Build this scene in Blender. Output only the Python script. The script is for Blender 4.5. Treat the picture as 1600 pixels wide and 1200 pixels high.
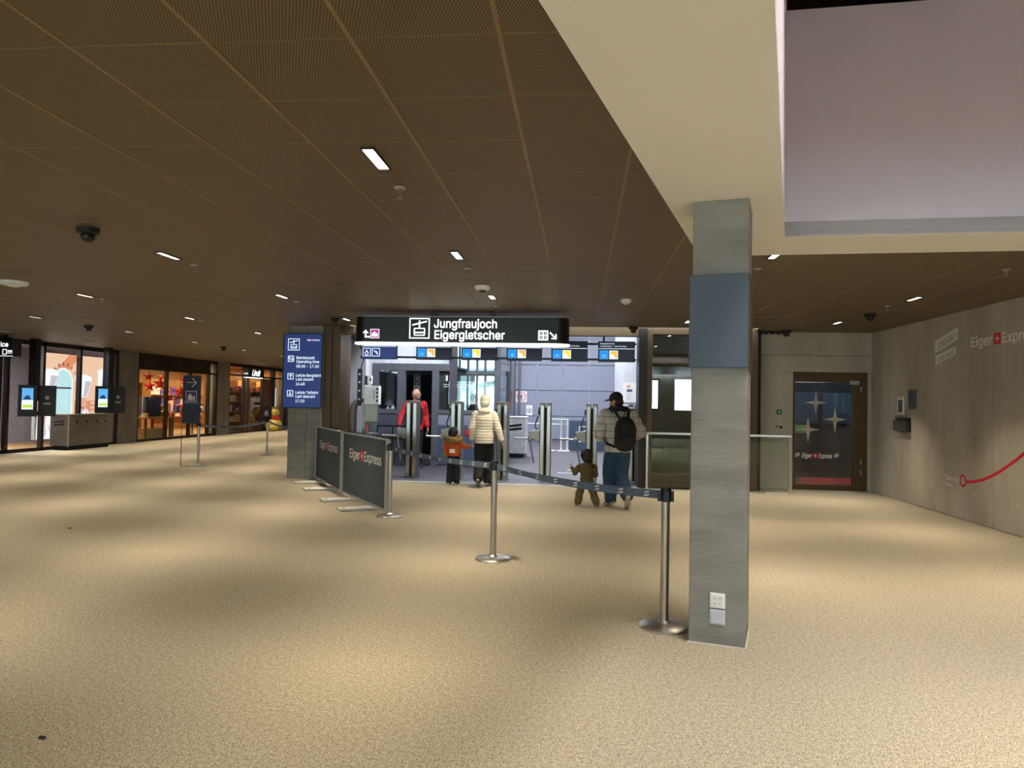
import bpy, bmesh, math, random
from mathutils import Vector, Matrix
for o in list(bpy.data.objects): bpy.data.objects.remove(o)
SC = bpy.context.scene
COL = SC.collection
PI = math.pi
random.seed(7)

# ------------------------------------------------------------------ camera
F_PX, VPX, VPY, ROLL, EYE = 1120.0, 908.0, 630.0, 0.018, 1.55
def _camera():
    yd = Vector((VPX-800, VPY-600, F_PX)).normalized()
    p2 = Vector((VPX+1000*math.cos(ROLL)-800, VPY+1000*math.sin(ROLL)-600, F_PX))
    up = yd.cross(p2).normalized()
    if up.y > 0: up = -up
    xd = yd.cross(up).normalized()
    M = Matrix((xd, yd, up))             # rows: world axes in camera space (x right, y down, z forward)
    right = M @ Vector((1,0,0)); down = M @ Vector((0,1,0)); fwd = M @ Vector((0,0,1))
    R = Matrix((right, -down, -fwd)).transposed().to_4x4()
    cd = bpy.data.cameras.new('camera'); cd.sensor_fit = 'HORIZONTAL'; cd.sensor_width = 36
    cd.lens = F_PX/1600*36; cd.clip_start = 0.05; cd.clip_end = 200
    c = bpy.data.objects.new('camera', cd); COL.objects.link(c)
    c.matrix_world = Matrix.Translation((0,0,EYE)) @ R
    SC.camera = c
_camera()

# ------------------------------------------------------------------ world, large lights, exposure
wd = bpy.data.worlds.new('world'); SC.world = wd; wd.use_nodes = True
bg = wd.node_tree.nodes['Background']
bg.inputs[0].default_value = (0.72, 0.88, 1.0, 1); bg.inputs[1].default_value = 11.0
SC.view_settings.view_transform = 'Standard'; SC.view_settings.look = 'None'
SC.view_settings.exposure = 0.20; SC.view_settings.gamma = 1.0; SC.view_settings.use_curve_mapping = False
LAMP_W, LAMP_COL, LAMP_SPREAD = 19.5, (1.0, 0.885, 0.69), 78
HALL_W, HALL_COL = 185.0, (0.86, 0.90, 1.0)
UPPER_W, UPPER_COL = 40.0, (1.0, 0.94, 0.86)
SHOP_W, SHOP_COL = 48.0, (1.0, 0.78, 0.52)
def area(name, loc, size, watts, col, rot=(0,0,0), spread=180, parent=None, portal=False):
    l = bpy.data.lights.new(name, 'AREA'); l.shape = 'RECTANGLE'; l.size, l.size_y = size
    l.energy = watts; l.color = col; l.spread = math.radians(spread)
    if portal: l.cycles.is_portal = True
    o = bpy.data.objects.new(name, l); COL.objects.link(o); o.location = loc; o.rotation_euler = rot
    if parent: o.parent = parent
    return o

# ------------------------------------------------------------------ materials
def lin(r, g, b):
    f = lambda c: (c/255/12.92) if c/255 <= .04045 else ((c/255+.055)/1.055)**2.4
    return (f(r), f(g), f(b), 1.0)
class NT:
    def __init__(s, name):
        s.m = bpy.data.materials.new(name); s.m.use_nodes = True; s.t = s.m.node_tree
        s.b = s.t.nodes['Principled BSDF']; s.out = s.t.nodes['Material Output']
    def n(s, typ, **kw):
        x = s.t.nodes.new(typ)
        for k, v in kw.items(): setattr(x, k, v)
        return x
    def l(s, a, b): s.t.links.new(a, b)
    def coord(s, scale=(1,1,1), kind='Object'):
        c = s.n('ShaderNodeTexCoord'); mp = s.n('ShaderNodeMapping'); mp.inputs['Scale'].default_value = scale
        s.l(c.outputs[kind], mp.inputs[0]); return mp.outputs[0]
    def noise(s, vec, scale, detail=3, rough=.55):
        x = s.n('ShaderNodeTexNoise'); x.inputs['Scale'].default_value = scale; x.inputs['Detail'].default_value = detail
        x.inputs['Roughness'].default_value = rough; s.l(vec, x.inputs['Vector']); return x.outputs[0]
    def ramp(s, fac, stops):
        r = s.n('ShaderNodeValToRGB'); e = r.color_ramp.elements
        while len(e) < len(stops): e.new(.5)
        for k, (p, c) in zip(e, stops): k.position = p; k.color = c
        s.l(fac, r.inputs[0]); return r.outputs[0]
    def mix(s, a, b, fac, mode='MIX'):
        x = s.n('ShaderNodeMix', data_type='RGBA', blend_type=mode)
        for sock, v in ((x.inputs[0], fac), (x.inputs[6], a), (x.inputs[7], b)):
            if hasattr(v, 'links'): s.l(v, sock)
            else: sock.default_value = v
        return x.outputs[2]
    def math(s, op, a, b=0.0):
        x = s.n('ShaderNodeMath', operation=op)
        for sock, v in ((x.inputs[0], a), (x.inputs[1], b)):
            if hasattr(v, 'links'): s.l(v, sock)
            else: sock.default_value = v
        return x.outputs[0]
    def bump(s, h, strength=.3, dist=.01):
        b = s.n('ShaderNodeBump'); b.inputs['Strength'].default_value = strength; b.inputs['Distance'].default_value = dist
        s.l(h, b.inputs['Height']); s.l(b.outputs[0], s.b.inputs['Normal'])
def plain(name, rgb, rough=.5, metal=0.0, spec=.5, vary=.12, vscale=6.0, bump=0.0):
    """principled colour with a faint procedural variation"""
    k = NT(name); c = lin(*rgb); v = k.coord(); nz = k.noise(v, vscale, 3)
    lo = tuple(x*(1-vary) for x in c[:3])+(1,); hi = tuple(min(1, x*(1+vary)) for x in c[:3])+(1,)
    k.l(k.ramp(nz, [(.3, lo), (.7, hi)]), k.b.inputs['Base Color'])
    k.b.inputs['Roughness'].default_value = rough; k.b.inputs['Metallic'].default_value = metal
    k.b.inputs['Specular IOR Level'].default_value = spec
    if bump: k.bump(k.noise(v, vscale*20, 2), bump, .002)
    return k.m
def emit(name, rgb, strength=1.0, rough=.4):
    k = NT(name); c = lin(*rgb); k.b.inputs['Base Color'].default_value = tuple(x*.1 for x in c[:3])+(1,)
    k.b.inputs['Emission Color'].default_value = c; k.b.inputs['Emission Strength'].default_value = strength
    k.b.inputs['Roughness'].default_value = rough; return k.m
def glass(name, tint=(.9,.95,.93), refl=.035, rough=.0, opaque=0.0, body=(20,24,24)):
    """thin architectural pane: clear transmission plus a Fresnel mirror coat"""
    k = NT(name); t = k.n('ShaderNodeBsdfTransparent'); t.inputs[0].default_value = tint+(1,)
    g = k.n('ShaderNodeBsdfGlossy'); g.inputs['Roughness'].default_value = rough
    lw = k.n('ShaderNodeLayerWeight'); lw.inputs[0].default_value = .5
    f = k.math('ADD', k.math('MULTIPLY', k.math('POWER', lw.outputs['Facing'], 4.5), .75), refl)
    base = t.outputs[0]
    if opaque:
        d = k.n('ShaderNodeBsdfDiffuse'); d.inputs[0].default_value = lin(*body)
        mm = k.n('ShaderNodeMixShader'); mm.inputs[0].default_value = opaque; k.l(t.outputs[0], mm.inputs[1]); k.l(d.outputs[0], mm.inputs[2]); base = mm.outputs[0]
    ms = k.n('ShaderNodeMixShader'); k.l(k.math('MINIMUM', f, 1.0), ms.inputs[0]); k.l(base, ms.inputs[1]); k.l(g.outputs[0], ms.inputs[2])
    k.l(ms.outputs[0], k.out.inputs['Surface']); return k.m
def concrete(name, a, b, stretch=(1,1,1), lines=0.0, rough=.75, sc=1.6):
    k = NT(name); v = k.coord(stretch); big = k.noise(v, sc, 6, .62); fine = k.noise(v, sc*14, 4, .6)
    col = k.ramp(big, [(.32, lin(*a)), (.68, lin(*b))])
    col = k.mix(col, (.45,.45,.45,1), k.math('MULTIPLY', fine, .22), 'OVERLAY')
    vz = k.n('ShaderNodeTexVoronoi'); vz.inputs['Scale'].default_value = 7; k.l(k.coord(), vz.inputs['Vector'])
    pit = k.math('LESS_THAN', vz.outputs['Distance'], .045)
    col = k.mix(col, tuple(x*.45 for x in lin(*a)[:3])+(1,), k.math('MULTIPLY', pit, .55))
    k.l(col, k.b.inputs['Base Color']); k.b.inputs['Roughness'].default_value = rough
    h = fine
    if lines: h = k.math('ADD', k.math('MULTIPLY', k.noise(k.coord((1.2,1.2,26)), 2, 3), lines*3), fine)
    k.bump(h, .35, .006); return k.m
def carpet():
    k = NT('carpet fleck'); v = k.coord(); a = k.noise(v, 125, 2, .6); b = k.noise(k.coord((1,1,1)), 40, 3, .6); c = k.noise(v, .5, 3, .5)
    f = k.math('ADD', k.math('MULTIPLY', a, .75), k.math('MULTIPLY', b, .25))
    col = k.ramp(f, [(.36, lin(102,91,74)), (.5, lin(163,151,129)), (.64, lin(209,197,172))])
    col = k.mix(col, lin(172,162,146), k.math('MULTIPLY', c, .25))
    k.l(col, k.b.inputs['Base Color']); k.b.inputs['Roughness'].default_value = .92; k.b.inputs['Specular IOR Level'].default_value = .15
    k.bump(f, .7, .008); return k.m
def mesh_ceiling():
    k = NT('brown expanded metal'); c = k.n('ShaderNodeTexCoord'); sp = k.n('ShaderNodeSeparateXYZ'); k.l(c.outputs['Object'], sp.inputs[0])
    u = k.math('MULTIPLY', sp.outputs[0], 2*PI/.013); w = k.math('MULTIPLY', sp.outputs[1], 2*PI/.030)
    s1 = k.math('SINE', k.math('ADD', u, w)); s2 = k.math('SINE', k.math('SUBTRACT', u, w))
    d = k.math('MULTIPLY', k.math('ADD', s1, s2), .25); d = k.math('ADD', d, .5)
    col = k.ramp(d, [(.28, lin(52,43,27)), (.75, lin(132,111,76))])
    k.l(col, k.b.inputs['Base Color']); k.b.inputs['Roughness'].default_value = .5; k.b.inputs['Metallic'].default_value = .25
    k.bump(d, .25, .003); return k.m
def brushed(name, rgb, rough=.28, axis=(60,60,1.5)):
    k = NT(name); nz = k.noise(k.coord(axis), 5, 3); c = lin(*rgb)
    k.l(k.ramp(nz, [(.3, tuple(x*.82 for x in c[:3])+(1,)), (.7, c)]), k.b.inputs['Base Color'])
    k.b.inputs['Metallic'].default_value = 1.0; k.b.inputs['Roughness'].default_value = rough; return k.m

M = dict(
 carpet=carpet(), mesh=mesh_ceiling(), joint=plain('ceiling joint', (134,114,80), .6),
 white=plain('white plaster', (248,245,238), .85, vary=.015, vscale=1.5),
 voidwall=plain('pale painted plaster', (220,214,224), .85, vary=.03, vscale=.7),
 conc=concrete('column concrete', (122,119,113), (146,143,136), (1,1,4), .3),
 concw=concrete('wall concrete', (152,145,132), (194,186,170), (1,1,.45), 0, .8, .9),
 concd=concrete('pillar concrete', (104,100,93), (132,127,118), (1,1,.6)),
 concl=concrete('pale concrete', (196,198,204), (222,224,230), (1,1,.5)),
 bronze=plain('bronze frame', (86,66,42), .45, .35, vary=.06), dbronze=plain('dark bronze', (38,29,20), .45, .3, vary=.08),
 black=plain('black plastic', (14,14,15), .4), blackm=plain('matte black', (20,20,21), .7),
 steel=brushed('brushed steel', (198,194,186)), steelh=brushed('steel base', (205,201,194), .34, (3,3,3)), dsteel=brushed('worn steel', (160,152,140), .38),
 alu=plain('aluminium edge', (178,180,178), .4, .6), slate=plain('slate panel', (58,72,80), .6, vary=.05), bluegrey=plain('blue grey lacquer', (72,84,97), .45, vary=.03, vscale=2),
 plate=plain('light plate', (206,203,194), .6), offwhite=plain('off white plastic', (236,234,230), .45), ltgrey=plain('light grey', (196,198,204), .5),
 navy=plain('navy board', (44,56,78), .5), ink=plain('print white', (236,234,228), .7, vary=.02), inkgrey=plain('print pale', (192,186,174), .7, vary=.04),
 red=plain('print red', (206,20,38), .6, vary=.03), belt=plain('belt webbing', (92,106,124), .8, bump=.3), 
 hallgrey=plain('hall panel grey', (138,142,158), .55, vary=.03, vscale=1.2), halljoint=plain('hall panel joint', (176,180,196), .5), hallslate=plain('hall slate', (72,86,112), .6, vary=.04),
 hallfloor=plain('hall resin floor', (78,75,82), .55, vary=.1, vscale=3), hallframe=plain('hall steel frame', (104,108,116), .5, .3),
 glass=glass('clear glass'), glassd=glass('dark mirror glass', (.40,.52,.48), .2), lit=emit('lamp diffuser', (255,246,228), 6.0), litw=emit('white led', (255,252,246), 3.2),
 scr_navy=emit('screen navy', (28,46,98), 1.0), scr_white=emit('screen white', (226,240,255), 1.0), scr_red=emit('screen red', (230,60,80), 1.0),
 scr_dark=emit('screen dark', (15,19,32), 1.0), scr_blue=emit('screen blue', (20,135,222), 1.0), scr_orange=emit('screen orange', (248,176,70), 1.0), scr_yellow=emit('screen yellow', (250,214,50), 1.0), scr_sky=emit('screen sky', (90,170,225), 1.0), scr_lime=emit('screen lime', (190,215,70), 1.0),
 sign_white=emit('sign letters', (255,255,255), 1.3), sign_mag=emit('sign magenta', (170,50,140), 1.0), sign_body=plain('sign black', (20,21,22), .35),
)

# ------------------------------------------------------------------ mesh builder
WM = {}
class MB:
    def __init__(s): s.v = []; s.f = []; s.mi = []
    def add(s, vs, fs, m=0):
        b = len(s.v); s.v += [tuple(v) for v in vs]
        for f in fs: s.f.append([b+i for i in f]); s.mi.append(m)
        return s
    def box(s, a, b, m=0):
        x0,y0,z0 = (min(a[i], b[i]) for i in range(3)); x1,y1,z1 = (max(a[i], b[i]) for i in range(3))
        return s.add([(x0,y0,z0),(x1,y0,z0),(x1,y1,z0),(x0,y1,z0),(x0,y0,z1),(x1,y0,z1),(x1,y1,z1),(x0,y1,z1)],
              [(0,3,2,1),(4,5,6,7),(0,1,5,4),(1,2,6,5),(2,3,7,6),(3,0,4,7)], m)
    def obox(s, c, u, v, w, m=0):
        c, u, v, w = Vector(c), Vector(u), Vector(v), Vector(w)
        P = [c-u-v-w, c+u-v-w, c+u+v-w, c-u+v-w, c-u-v+w, c+u-v+w, c+u+v+w, c-u+v+w]
        fs = [(0,3,2,1),(4,5,6,7),(0,1,5,4),(1,2,6,5),(2,3,7,6),(3,0,4,7)]
        if u.cross(v).dot(w) < 0: fs = [f[::-1] for f in fs]
        return s.add(P, fs, m)
    def bar(s, p, q, wdt, hgt, m=0, up=(0,0,1)):
        p, q = Vector(p), Vector(q); d = (q-p); L = d.length; d.normalize(); up = Vector(up)
        sd = d.cross(up).normalized(); u2 = sd.cross(d).normalized()
        return s.obox((p+q)/2, d*L/2, sd*wdt/2, u2*hgt/2, m)
    def prism(s, poly, o, u, v, w, m=0):
        """poly (a,b) in plane o+a*u+b*v, extruded by vector w"""
        o, u, v, w = Vector(o), Vector(u), Vector(v), Vector(w); n = len(poly)
        ar = sum(poly[i][0]*poly[(i+1) % n][1]-poly[(i+1) % n][0]*poly[i][1] for i in range(n))
        if (ar > 0) != (u.cross(v).dot(w) > 0): poly = poly[::-1]
        A = [o+u*a+v*b for a, b in poly]; B = [p+w for p in A]
        fs = [list(range(n))[::-1], list(range(n, 2*n))]+[(i, (i+1) % n, n+(i+1) % n, n+i) for i in range(n)]
        return s.add(A+B, fs, m)
    def tube(s, path, r, n=10, m=0, caps=True):
        P = [Vector(p) for p in path]; rs = r if isinstance(r, (list, tuple)) else [r]*len(P); vs = []; fs = []
        up = Vector((0,0,1)); prev = None
        for i, p in enumerate(P):
            d = (P[min(i+1, len(P)-1)]-P[max(i-1, 0)]).normalized()
            a = d.cross(up) if prev is None else prev-d*prev.dot(d)
            if a.length < 1e-4: a = d.cross(Vector((1,0,0)))
            a.normalize(); prev = a; b = d.cross(a)
            vs += [p+a*rs[i]*math.cos(2*PI*j/n)+b*rs[i]*math.sin(2*PI*j/n) for j in range(n)]
        for i in range(len(P)-1):
            for j in range(n): fs.append((i*n+j, i*n+(j+1) % n, (i+1)*n+(j+1) % n, (i+1)*n+j))
        if caps: fs += [list(range(n))[::-1], [(len(P)-1)*n+j for j in range(n)]]
        return s.add(vs, fs, m)
    def lathe(s, c, prof, n=24, m=0, axis=None, ring=False):
        c = Vector(c); Z = Vector(axis or (0,0,1)).normalized(); X = Z.orthogonal().normalized() if axis else Vector((1,0,0)); Y = Z.cross(X)
        vs = []; fs = []; k = len(prof)
        for r, z in prof: vs += [c+Z*z+(X*math.cos(2*PI*j/n)+Y*math.sin(2*PI*j/n))*r for j in range(n)]
        for i in range(k-1):
            for j in range(n): fs.append((i*n+j, i*n+(j+1) % n, (i+1)*n+(j+1) % n, (i+1)*n+j))
        if prof[0][0] > 1e-4 and not ring: fs.append(list(range(n))[::-1])
        if prof[-1][0] > 1e-4 and not ring: fs.append([(k-1)*n+j for j in range(n)])
        return s.add(vs, fs, m)
    def ell(s, c, r, rot=None, nu=20, nv=12, m=0):
        c = Vector(c); vs = []; fs = []
        for i in range(nv+1):
            t = PI*i/nv
            for j in range(nu):
                p = Vector((r[0]*math.sin(t)*math.cos(2*PI*j/nu), r[1]*math.sin(t)*math.sin(2*PI*j/nu), -r[2]*math.cos(t)))
                vs.append(c+(rot @ p if rot else p))
        for i in range(nv):
            for j in range(nu): fs.append((i*nu+j, i*nu+(j+1) % nu, (i+1)*nu+(j+1) % nu, (i+1)*nu+j))
        return s.add(vs, fs, m)
    def mesh(s, name, inv=None):
        me = bpy.data.meshes.new(name); vs = [inv @ Vector(v) for v in s.v] if inv else s.v
        me.from_pydata(vs, [], s.f); me.update()
        for p, i in zip(me.polygons, s.mi): p.material_index = i
        return me
    def build(s, name, mats, parent=None, smooth=None, bevel=0, local=False, kind=None, loc=None):
        inv = None
        if parent is not None and not local: inv = WM[parent.name].inverted()
        if loc is not None: inv = Matrix.Translation(-Vector(loc))
        me = s.mesh(name, inv)
        return put(name, me, mats, parent, smooth, bevel, kind, loc)
def put(name, me, mats, parent=None, smooth=None, bevel=0, kind=None, loc=None):
    for m in (mats if isinstance(mats, (list, tuple)) else [mats]): me.materials.append(M[m] if isinstance(m, str) else m)
    if smooth is not None:
        me.polygons.foreach_set('use_smooth', [True]*len(me.polygons)); me.set_sharp_from_angle(angle=math.radians(smooth))
    o = bpy.data.objects.new(name, me); COL.objects.link(o)
    if parent is not None: o.parent = parent
    if loc is not None: o.location = loc
    WM[o.name] = (WM[parent.name] if parent is not None else Matrix.Identity(4)) @ (Matrix.Translation(loc) if loc is not None else Matrix.Identity(4))
    if bevel:
        b = o.modifiers.new('bevel', 'BEVEL'); b.width = bevel; b.segments = 2; b.limit_method = 'ANGLE'
    if kind: o['kind'] = kind
    return o
def thing(name, label, cat, loc=(0,0,0), rz=0.0, group=None):
    o = bpy.data.objects.new(name, None); COL.objects.link(o); o.location = loc; o.rotation_euler = (0,0,rz); o.empty_display_size = .1
    WM[o.name] = Matrix.Translation(loc) @ Matrix.Rotation(rz, 4, 'Z')
    return tag(o, label, cat, group)
def tag(o, label, cat, group=None):
    o['label'] = label; o['category'] = cat
    if group: o['group'] = group
    return o
def copy_tree(o, loc=None, rz=None, label=None, parent=None):
    c = o.copy(); COL.objects.link(c)
    if parent is not None: c.parent = parent
    if loc is not None: c.location = loc
    if rz is not None: c.rotation_euler = (0,0,rz)
    if label: c['label'] = label
    for ch in o.children: copy_tree(ch, parent=c)
    if parent is None: WM[c.name] = Matrix.Translation(c.location) @ Matrix.Rotation(c.rotation_euler.z, 4, 'Z')
    return c
def struct(name, mb, mats, parent=None, **kw): return mb.build(name, mats, parent, kind='structure', **kw)
_TC = {}
try: FONT = bpy.data.fonts.load(bpy.utils.system_resource('DATAFILES', path='fonts')+'/Inter.woff2')   # Blender's own interface font
except Exception: FONT = None
def text_mesh(body, shear=0.0, bold=0.0, depth=.002):
    cu = bpy.data.curves.new('t', 'FONT'); cu.body = body; cu.font = FONT or cu.font; cu.size = 1; cu.shear = shear; cu.offset = bold; cu.extrude = depth; cu.resolution_u = 3
    o = bpy.data.objects.new('t', cu); COL.objects.link(o)
    bpy.context.view_layer.update()
    me = bpy.data.meshes.new_from_object(o.evaluated_get(bpy.context.evaluated_depsgraph_get()))
    bpy.data.objects.remove(o); bpy.data.curves.remove(cu); return me
_h = text_mesh('H', depth=0.0); CAPH = max(v.co.y for v in _h.vertices); bpy.data.meshes.remove(_h)
def text(mb, body, o, u, v, cap=None, width=None, m=0, shear=0.0, bold=.005, align='L', squeeze=None, depth=.0015):
    """adds flat lettering to a builder: baseline start o, unit right u, unit up v"""
    key = (body, shear)
    if key not in _TC:
        me = text_mesh(body, shear, 0.0, 0.0); _TC[key] = ([tuple(x.co) for x in me.vertices], [tuple(p.vertices) for p in me.polygons]); bpy.data.meshes.remove(me)
    vs, fs = _TC[key]; x0 = min(p[0] for p in vs); x1 = max(p[0] for p in vs); o, u, v = Vector(o), Vector(u).normalized(), Vector(v).normalized()
    sy = cap/CAPH if cap else width/(x1-x0); sx = width/(x1-x0) if width else sy*(squeeze or 1)
    if align == 'R': o = o-u*(x1-x0)*sx
    if align == 'C': o = o-u*(x1-x0)*sx/2
    nrm = u.cross(v)*depth
    e = bold*.62                                              # heavier weight: overlaid copies, each a hair further out
    for i, (a, b) in enumerate(((0,0),(-e,-e),(e,-e),(-e,e),(e,e)) if bold > .002 else ((0,0),)):
        q = o+u*a*sx+v*b*sy+nrm*(1+.12*i); mb.add([q+u*(p[0]-x0)*sx+v*p[1]*sy for p in vs], fs, m)
    return (x1-x0)*sx
def rect(mb, o, u, v, a0, b0, a1, b1, m=0, d=.0015):
    """thin printed rectangle"""
    n = Vector(u).cross(Vector(v)).normalized()*d
    mb.prism([(a0,b0),(a1,b0),(a1,b1),(a0,b1)], o, u, v, n, m)
def poly(mb, pts, o, u, v, m=0, d=.002):
    mb.prism(pts, o, u, v, Vector(u).cross(Vector(v)).normalized()*d, m)
def outline(mb, o, u, v, a0, b0, a1, b1, t, m=0, d=.002):
    for r in ((a0,b0,a1,b0+t), (a0,b1-t,a1,b1), (a0,b0+t,a0+t,b1-t), (a1-t,b0+t,a1,b1-t)): rect(mb, o, u, v, *r, m, d)
X, Y, Z = Vector((1,0,0)), Vector((0,1,0)), Vector((0,0,1))
# ------------------------------------------------------------------ structure: floors, ceiling, soffit, walls
CZ = 2.96
WL, WR, YB, YF, YE = -14.6, 5.4, -7.0, 13.5, 36.0
fl = MB(); fl.box((WL-.3,YB-.3,-.2),(WR+.3,YF,0)); fl.box((WL-.3,YF,-.2),(-5.6,YE+.3,0)); fl.box((3.2,YF,-.2),(WR+.3,14.0,0)); floor = struct('floor', fl, 'carpet')
struct('floor', MB().box((-5.6,YF,-.2),(3.2,31.5,0)), 'hallfloor')
struct('trim_1', MB().box((-4.66,13.44,-.02),(1.1,13.53,.006)), 'plate')
# ceiling panels: nearest 300 in view are single parts, the rest one joined part
SO = [(-0.47,1.3),(1.05,6.60),(5.6,6.24),(5.6,0.9)]            # outer outline of the white soffit
SI = [(0.33,1.40),(1.59,5.84),(4.75,5.59),(4.75,1.25)]         # its opening
def inside(p, Q):
    sg = []
    for i in range(4):
        a, b = Q[i], Q[(i+1) % 4]; sg.append((b[0]-a[0])*(p[1]-a[1])-(b[1]-a[1])*(p[0]-a[0]))
    return all(x <= 0 for x in sg) or all(x >= 0 for x in sg)
PX, PY = .5865, .557
cells = []
for i in range(-24, 12):
    for j in range(-18, 61):
        x0, y0 = -1.507+i*PX, 2.69+j*PY; x1, y1 = x0+PX, y0+PY
        if x0 < WL-.55 or x1 > WR+.35 or y0 < YB-.3 or y1 > YE+.3: continue
        if y1 > 13.6 and not (x1 < -5.2 or (x1 < -4.4 and y0 < 14.4) or (x0 > 3.1 and y0 < 14)): continue
        if all(inside(c, SO) for c in ((x0,y0),(x1,y0),(x1,y1),(x0,y1))): continue
        cells.append((x0, y0, x1, y1))
back = MB()
for c in cells: back.box((c[0],c[1],CZ+.005),(c[2],c[3],CZ+.06))
ceiling = struct('ceiling', back, 'joint')
for i in range(-24, 13):                                      # lengthwise joint rails, proud of the panels
    x = -1.507+i*PX; ys = sorted({round(c[1],3) for c in cells if abs(c[0]-x) < .01 or abs(c[2]-x) < .01}); run = []
    for y in ys+[1e9]:
        if run and y-run[-1] > PY*1.5:
            MB().box((x-.009,run[0],CZ-.0025),(x+.009,run[-1]+PY,CZ+.01)).build('joint_rail', 'joint', ceiling); run = []
        run.append(y)
for j in range(-18, 62):                                      # thinner crosswise joints
    y = 2.69+j*PY; xs_ = sorted({round(c[0],3) for c in cells if abs(c[1]-y) < .01 or abs(c[3]-y) < .01}); run = []
    for x in xs_+[1e9]:
        if run and x-run[-1] > PX*1.5:
            MB().box((run[0],y-.003,CZ-.0012),(run[-1]+PX,y+.003,CZ+.01)).build('joint_rail', 'joint', ceiling); run = []
        run.append(x)
def seen_key(c):
    x, y = (c[0]+c[2])/2, (c[1]+c[3])/2
    if y < 2.0 or abs(x+.095*y) > .76*y: return 1e9
    return math.hypot(x, y)
cells.sort(key=seen_key)
pm = None; rest = MB(); G = .004
for k, c in enumerate(cells):
    if k < 280:
        if pm is None:
            pm = MB().box((-PX/2+G,-PY/2+.0015,0),(PX/2-G,PY/2-.0015,.012)).mesh('ceiling_panel'); pm.materials.append(M['mesh'])
        o = bpy.data.objects.new('ceiling_panel', pm); COL.objects.link(o); o.parent = ceiling
        o.location = ((c[0]+c[2])/2, (c[1]+c[3])/2, CZ+random.uniform(-.0015,.0015)); o.rotation_euler = (random.uniform(-.004,.004), random.uniform(-.002,.002), 0)
    else: rest.box((c[0]+G,c[1]+.0015,CZ),(c[2]-G,c[3]-.0015,CZ+.012))
rest.build('panel_field', 'mesh', ceiling, kind='stuff')
# white soffit ring with the opening to the upper level
s = MB(); SZ = 2.90
for i in range(4):
    a, b, c, d = SO[i], SO[(i+1) % 4], SI[(i+1) % 4], SI[i]
    s.prism([a, b, c, d], (0,0,SZ), X, Y, (0,0,.12))
    ax = Vector((b[0]-a[0], b[1]-a[1], 0)).normalized(); nn = Vector((-ax.y, ax.x, 0))
soffit = struct('soffit', s, 'white')
def wallseg(name, a, b, z0, z1, t, m, side=1):
    a, b = Vector((a[0],a[1],0)), Vector((b[0],b[1],0)); d = (b-a).normalized(); n = Vector((-d.y, d.x, 0))*side*t
    mb = MB(); mb.prism([(0,z0),((b-a).length,z0),((b-a).length,z1),(0,z1)], a, d, Z, n); return struct(name, mb, m)
for i in range(4): wallseg('void_wall', SI[i], SI[(i+1) % 4], SZ+.002, 4.72, .12, 'voidwall', 1)
struct('sky_block_slab', MB().box((5.62,-2,3.0),(9,10,3.1)), 'voidwall'); U = MB(); U.box((-3,-2,5.6),(9,10,5.7)); struct('ceiling', U, 'mesh')  # first slab is unseen, added to stop sky light leaking in from below
for a, b in (((-3,-2),(-3,10)), ((-3,10),(9,10)), ((9,10),(9,-2)), ((9,-2),(-3,-2))): wallseg('upper_wall', a, b, 2.99, 5.6, .1, 'voidwall', 1)
# right wall: cast panels with open joints
wr = struct('wall_right', MB().box((WR+.05,YB,0),(WR+.3,14.25,3.1)), 'concd')
for y0, y1 in ((12.17,14.0),(10.0,12.17),(7.45,10.0),(4.9,7.45),(2.35,4.9),(-.2,2.35),(-2.75,-.2),(-7,-2.75)):
    MB().box((WR,y0+.004,0.006),(WR+.05,y1-.004,3.02)).build('concrete_panel', 'concw', wr, bevel=.004)
for y, z in ((11.68,.37),(10.46,.39),(9.49,.38),(8.9,1.9),(8.9,.4),(13.2,.4)):
    h = MB(); h.lathe((WR+.001,y,z), [(.022,0),(.016,.004),(.0,.002)], 14, 0, (-1,0,0)); h.lathe((WR-.004,y,z), [(.009,0),(0,.001)], 10, 1, (-1,0,0)); h.build('tie_hole', ['concl','black'], wr)
# back wall of the recess on the right with the door opening
wf = MB(); wf.box((3.22,14.0,0),(3.985,14.25,2.24)); wf.box((5.34,14.0,0),(5.5,14.25,2.24)); wf.box((3.22,13.96,2.215),(5.52,14.25,2.525)); wf.box((3.22,13.97,2.53),(5.52,14.25,3.05))
struct('wall_front', wf, 'concw', bevel=.004)
# rear wall with its window band, left wall, end walls
wb = MB(); wb.box((WL-.3,YB-.25,0),(WR+.3,YB,1.3)); wb.box((WL-.3,YB-.25,2.75),(WR+.3,YB,3.1))
for x in range(-14, 6, 3): wb.box((x-.35,YB-.25,1.3),(x+.35,YB,2.75))
wb.box((WL-.3,YB-.25,1.3),(-14.3,YB,2.75)); struct('wall_back', wb, 'concw')
for i, x in enumerate(range(-14, 3, 3)):
    w = struct('window_%d' % (i+1), MB().box((x+.35,YB-.14,1.3),(x+2.65,YB-.13,2.75)), 'glass')
    f = MB(); outline(f, (x+.35,YB-.1,0), X, Z, 0, 1.3, 2.3, 2.75, .06, 0, .05); f.box((x+1.47,YB-.16,1.3),(x+1.53,YB-.09,2.75)); struct('window_frame', f, 'dbronze', w)
area('window_portal', (-4.6,YB-.26,2.02), (20,1.5), 1, (1,1,1), (PI/2,0,0), portal=True)
struct('wall_left', MB().box((WL-.3,YB,0),(WL,16.7,3.1)), 'concd')
struct('wall_end', MB().box((WL-6,YE,0),(-5.4,YE+.25,3.1)), 'concd')
struct('wall_corridor', MB().box((-5.75,14.3,0),(-5.6,YE,5.2)), 'concl')
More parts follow.
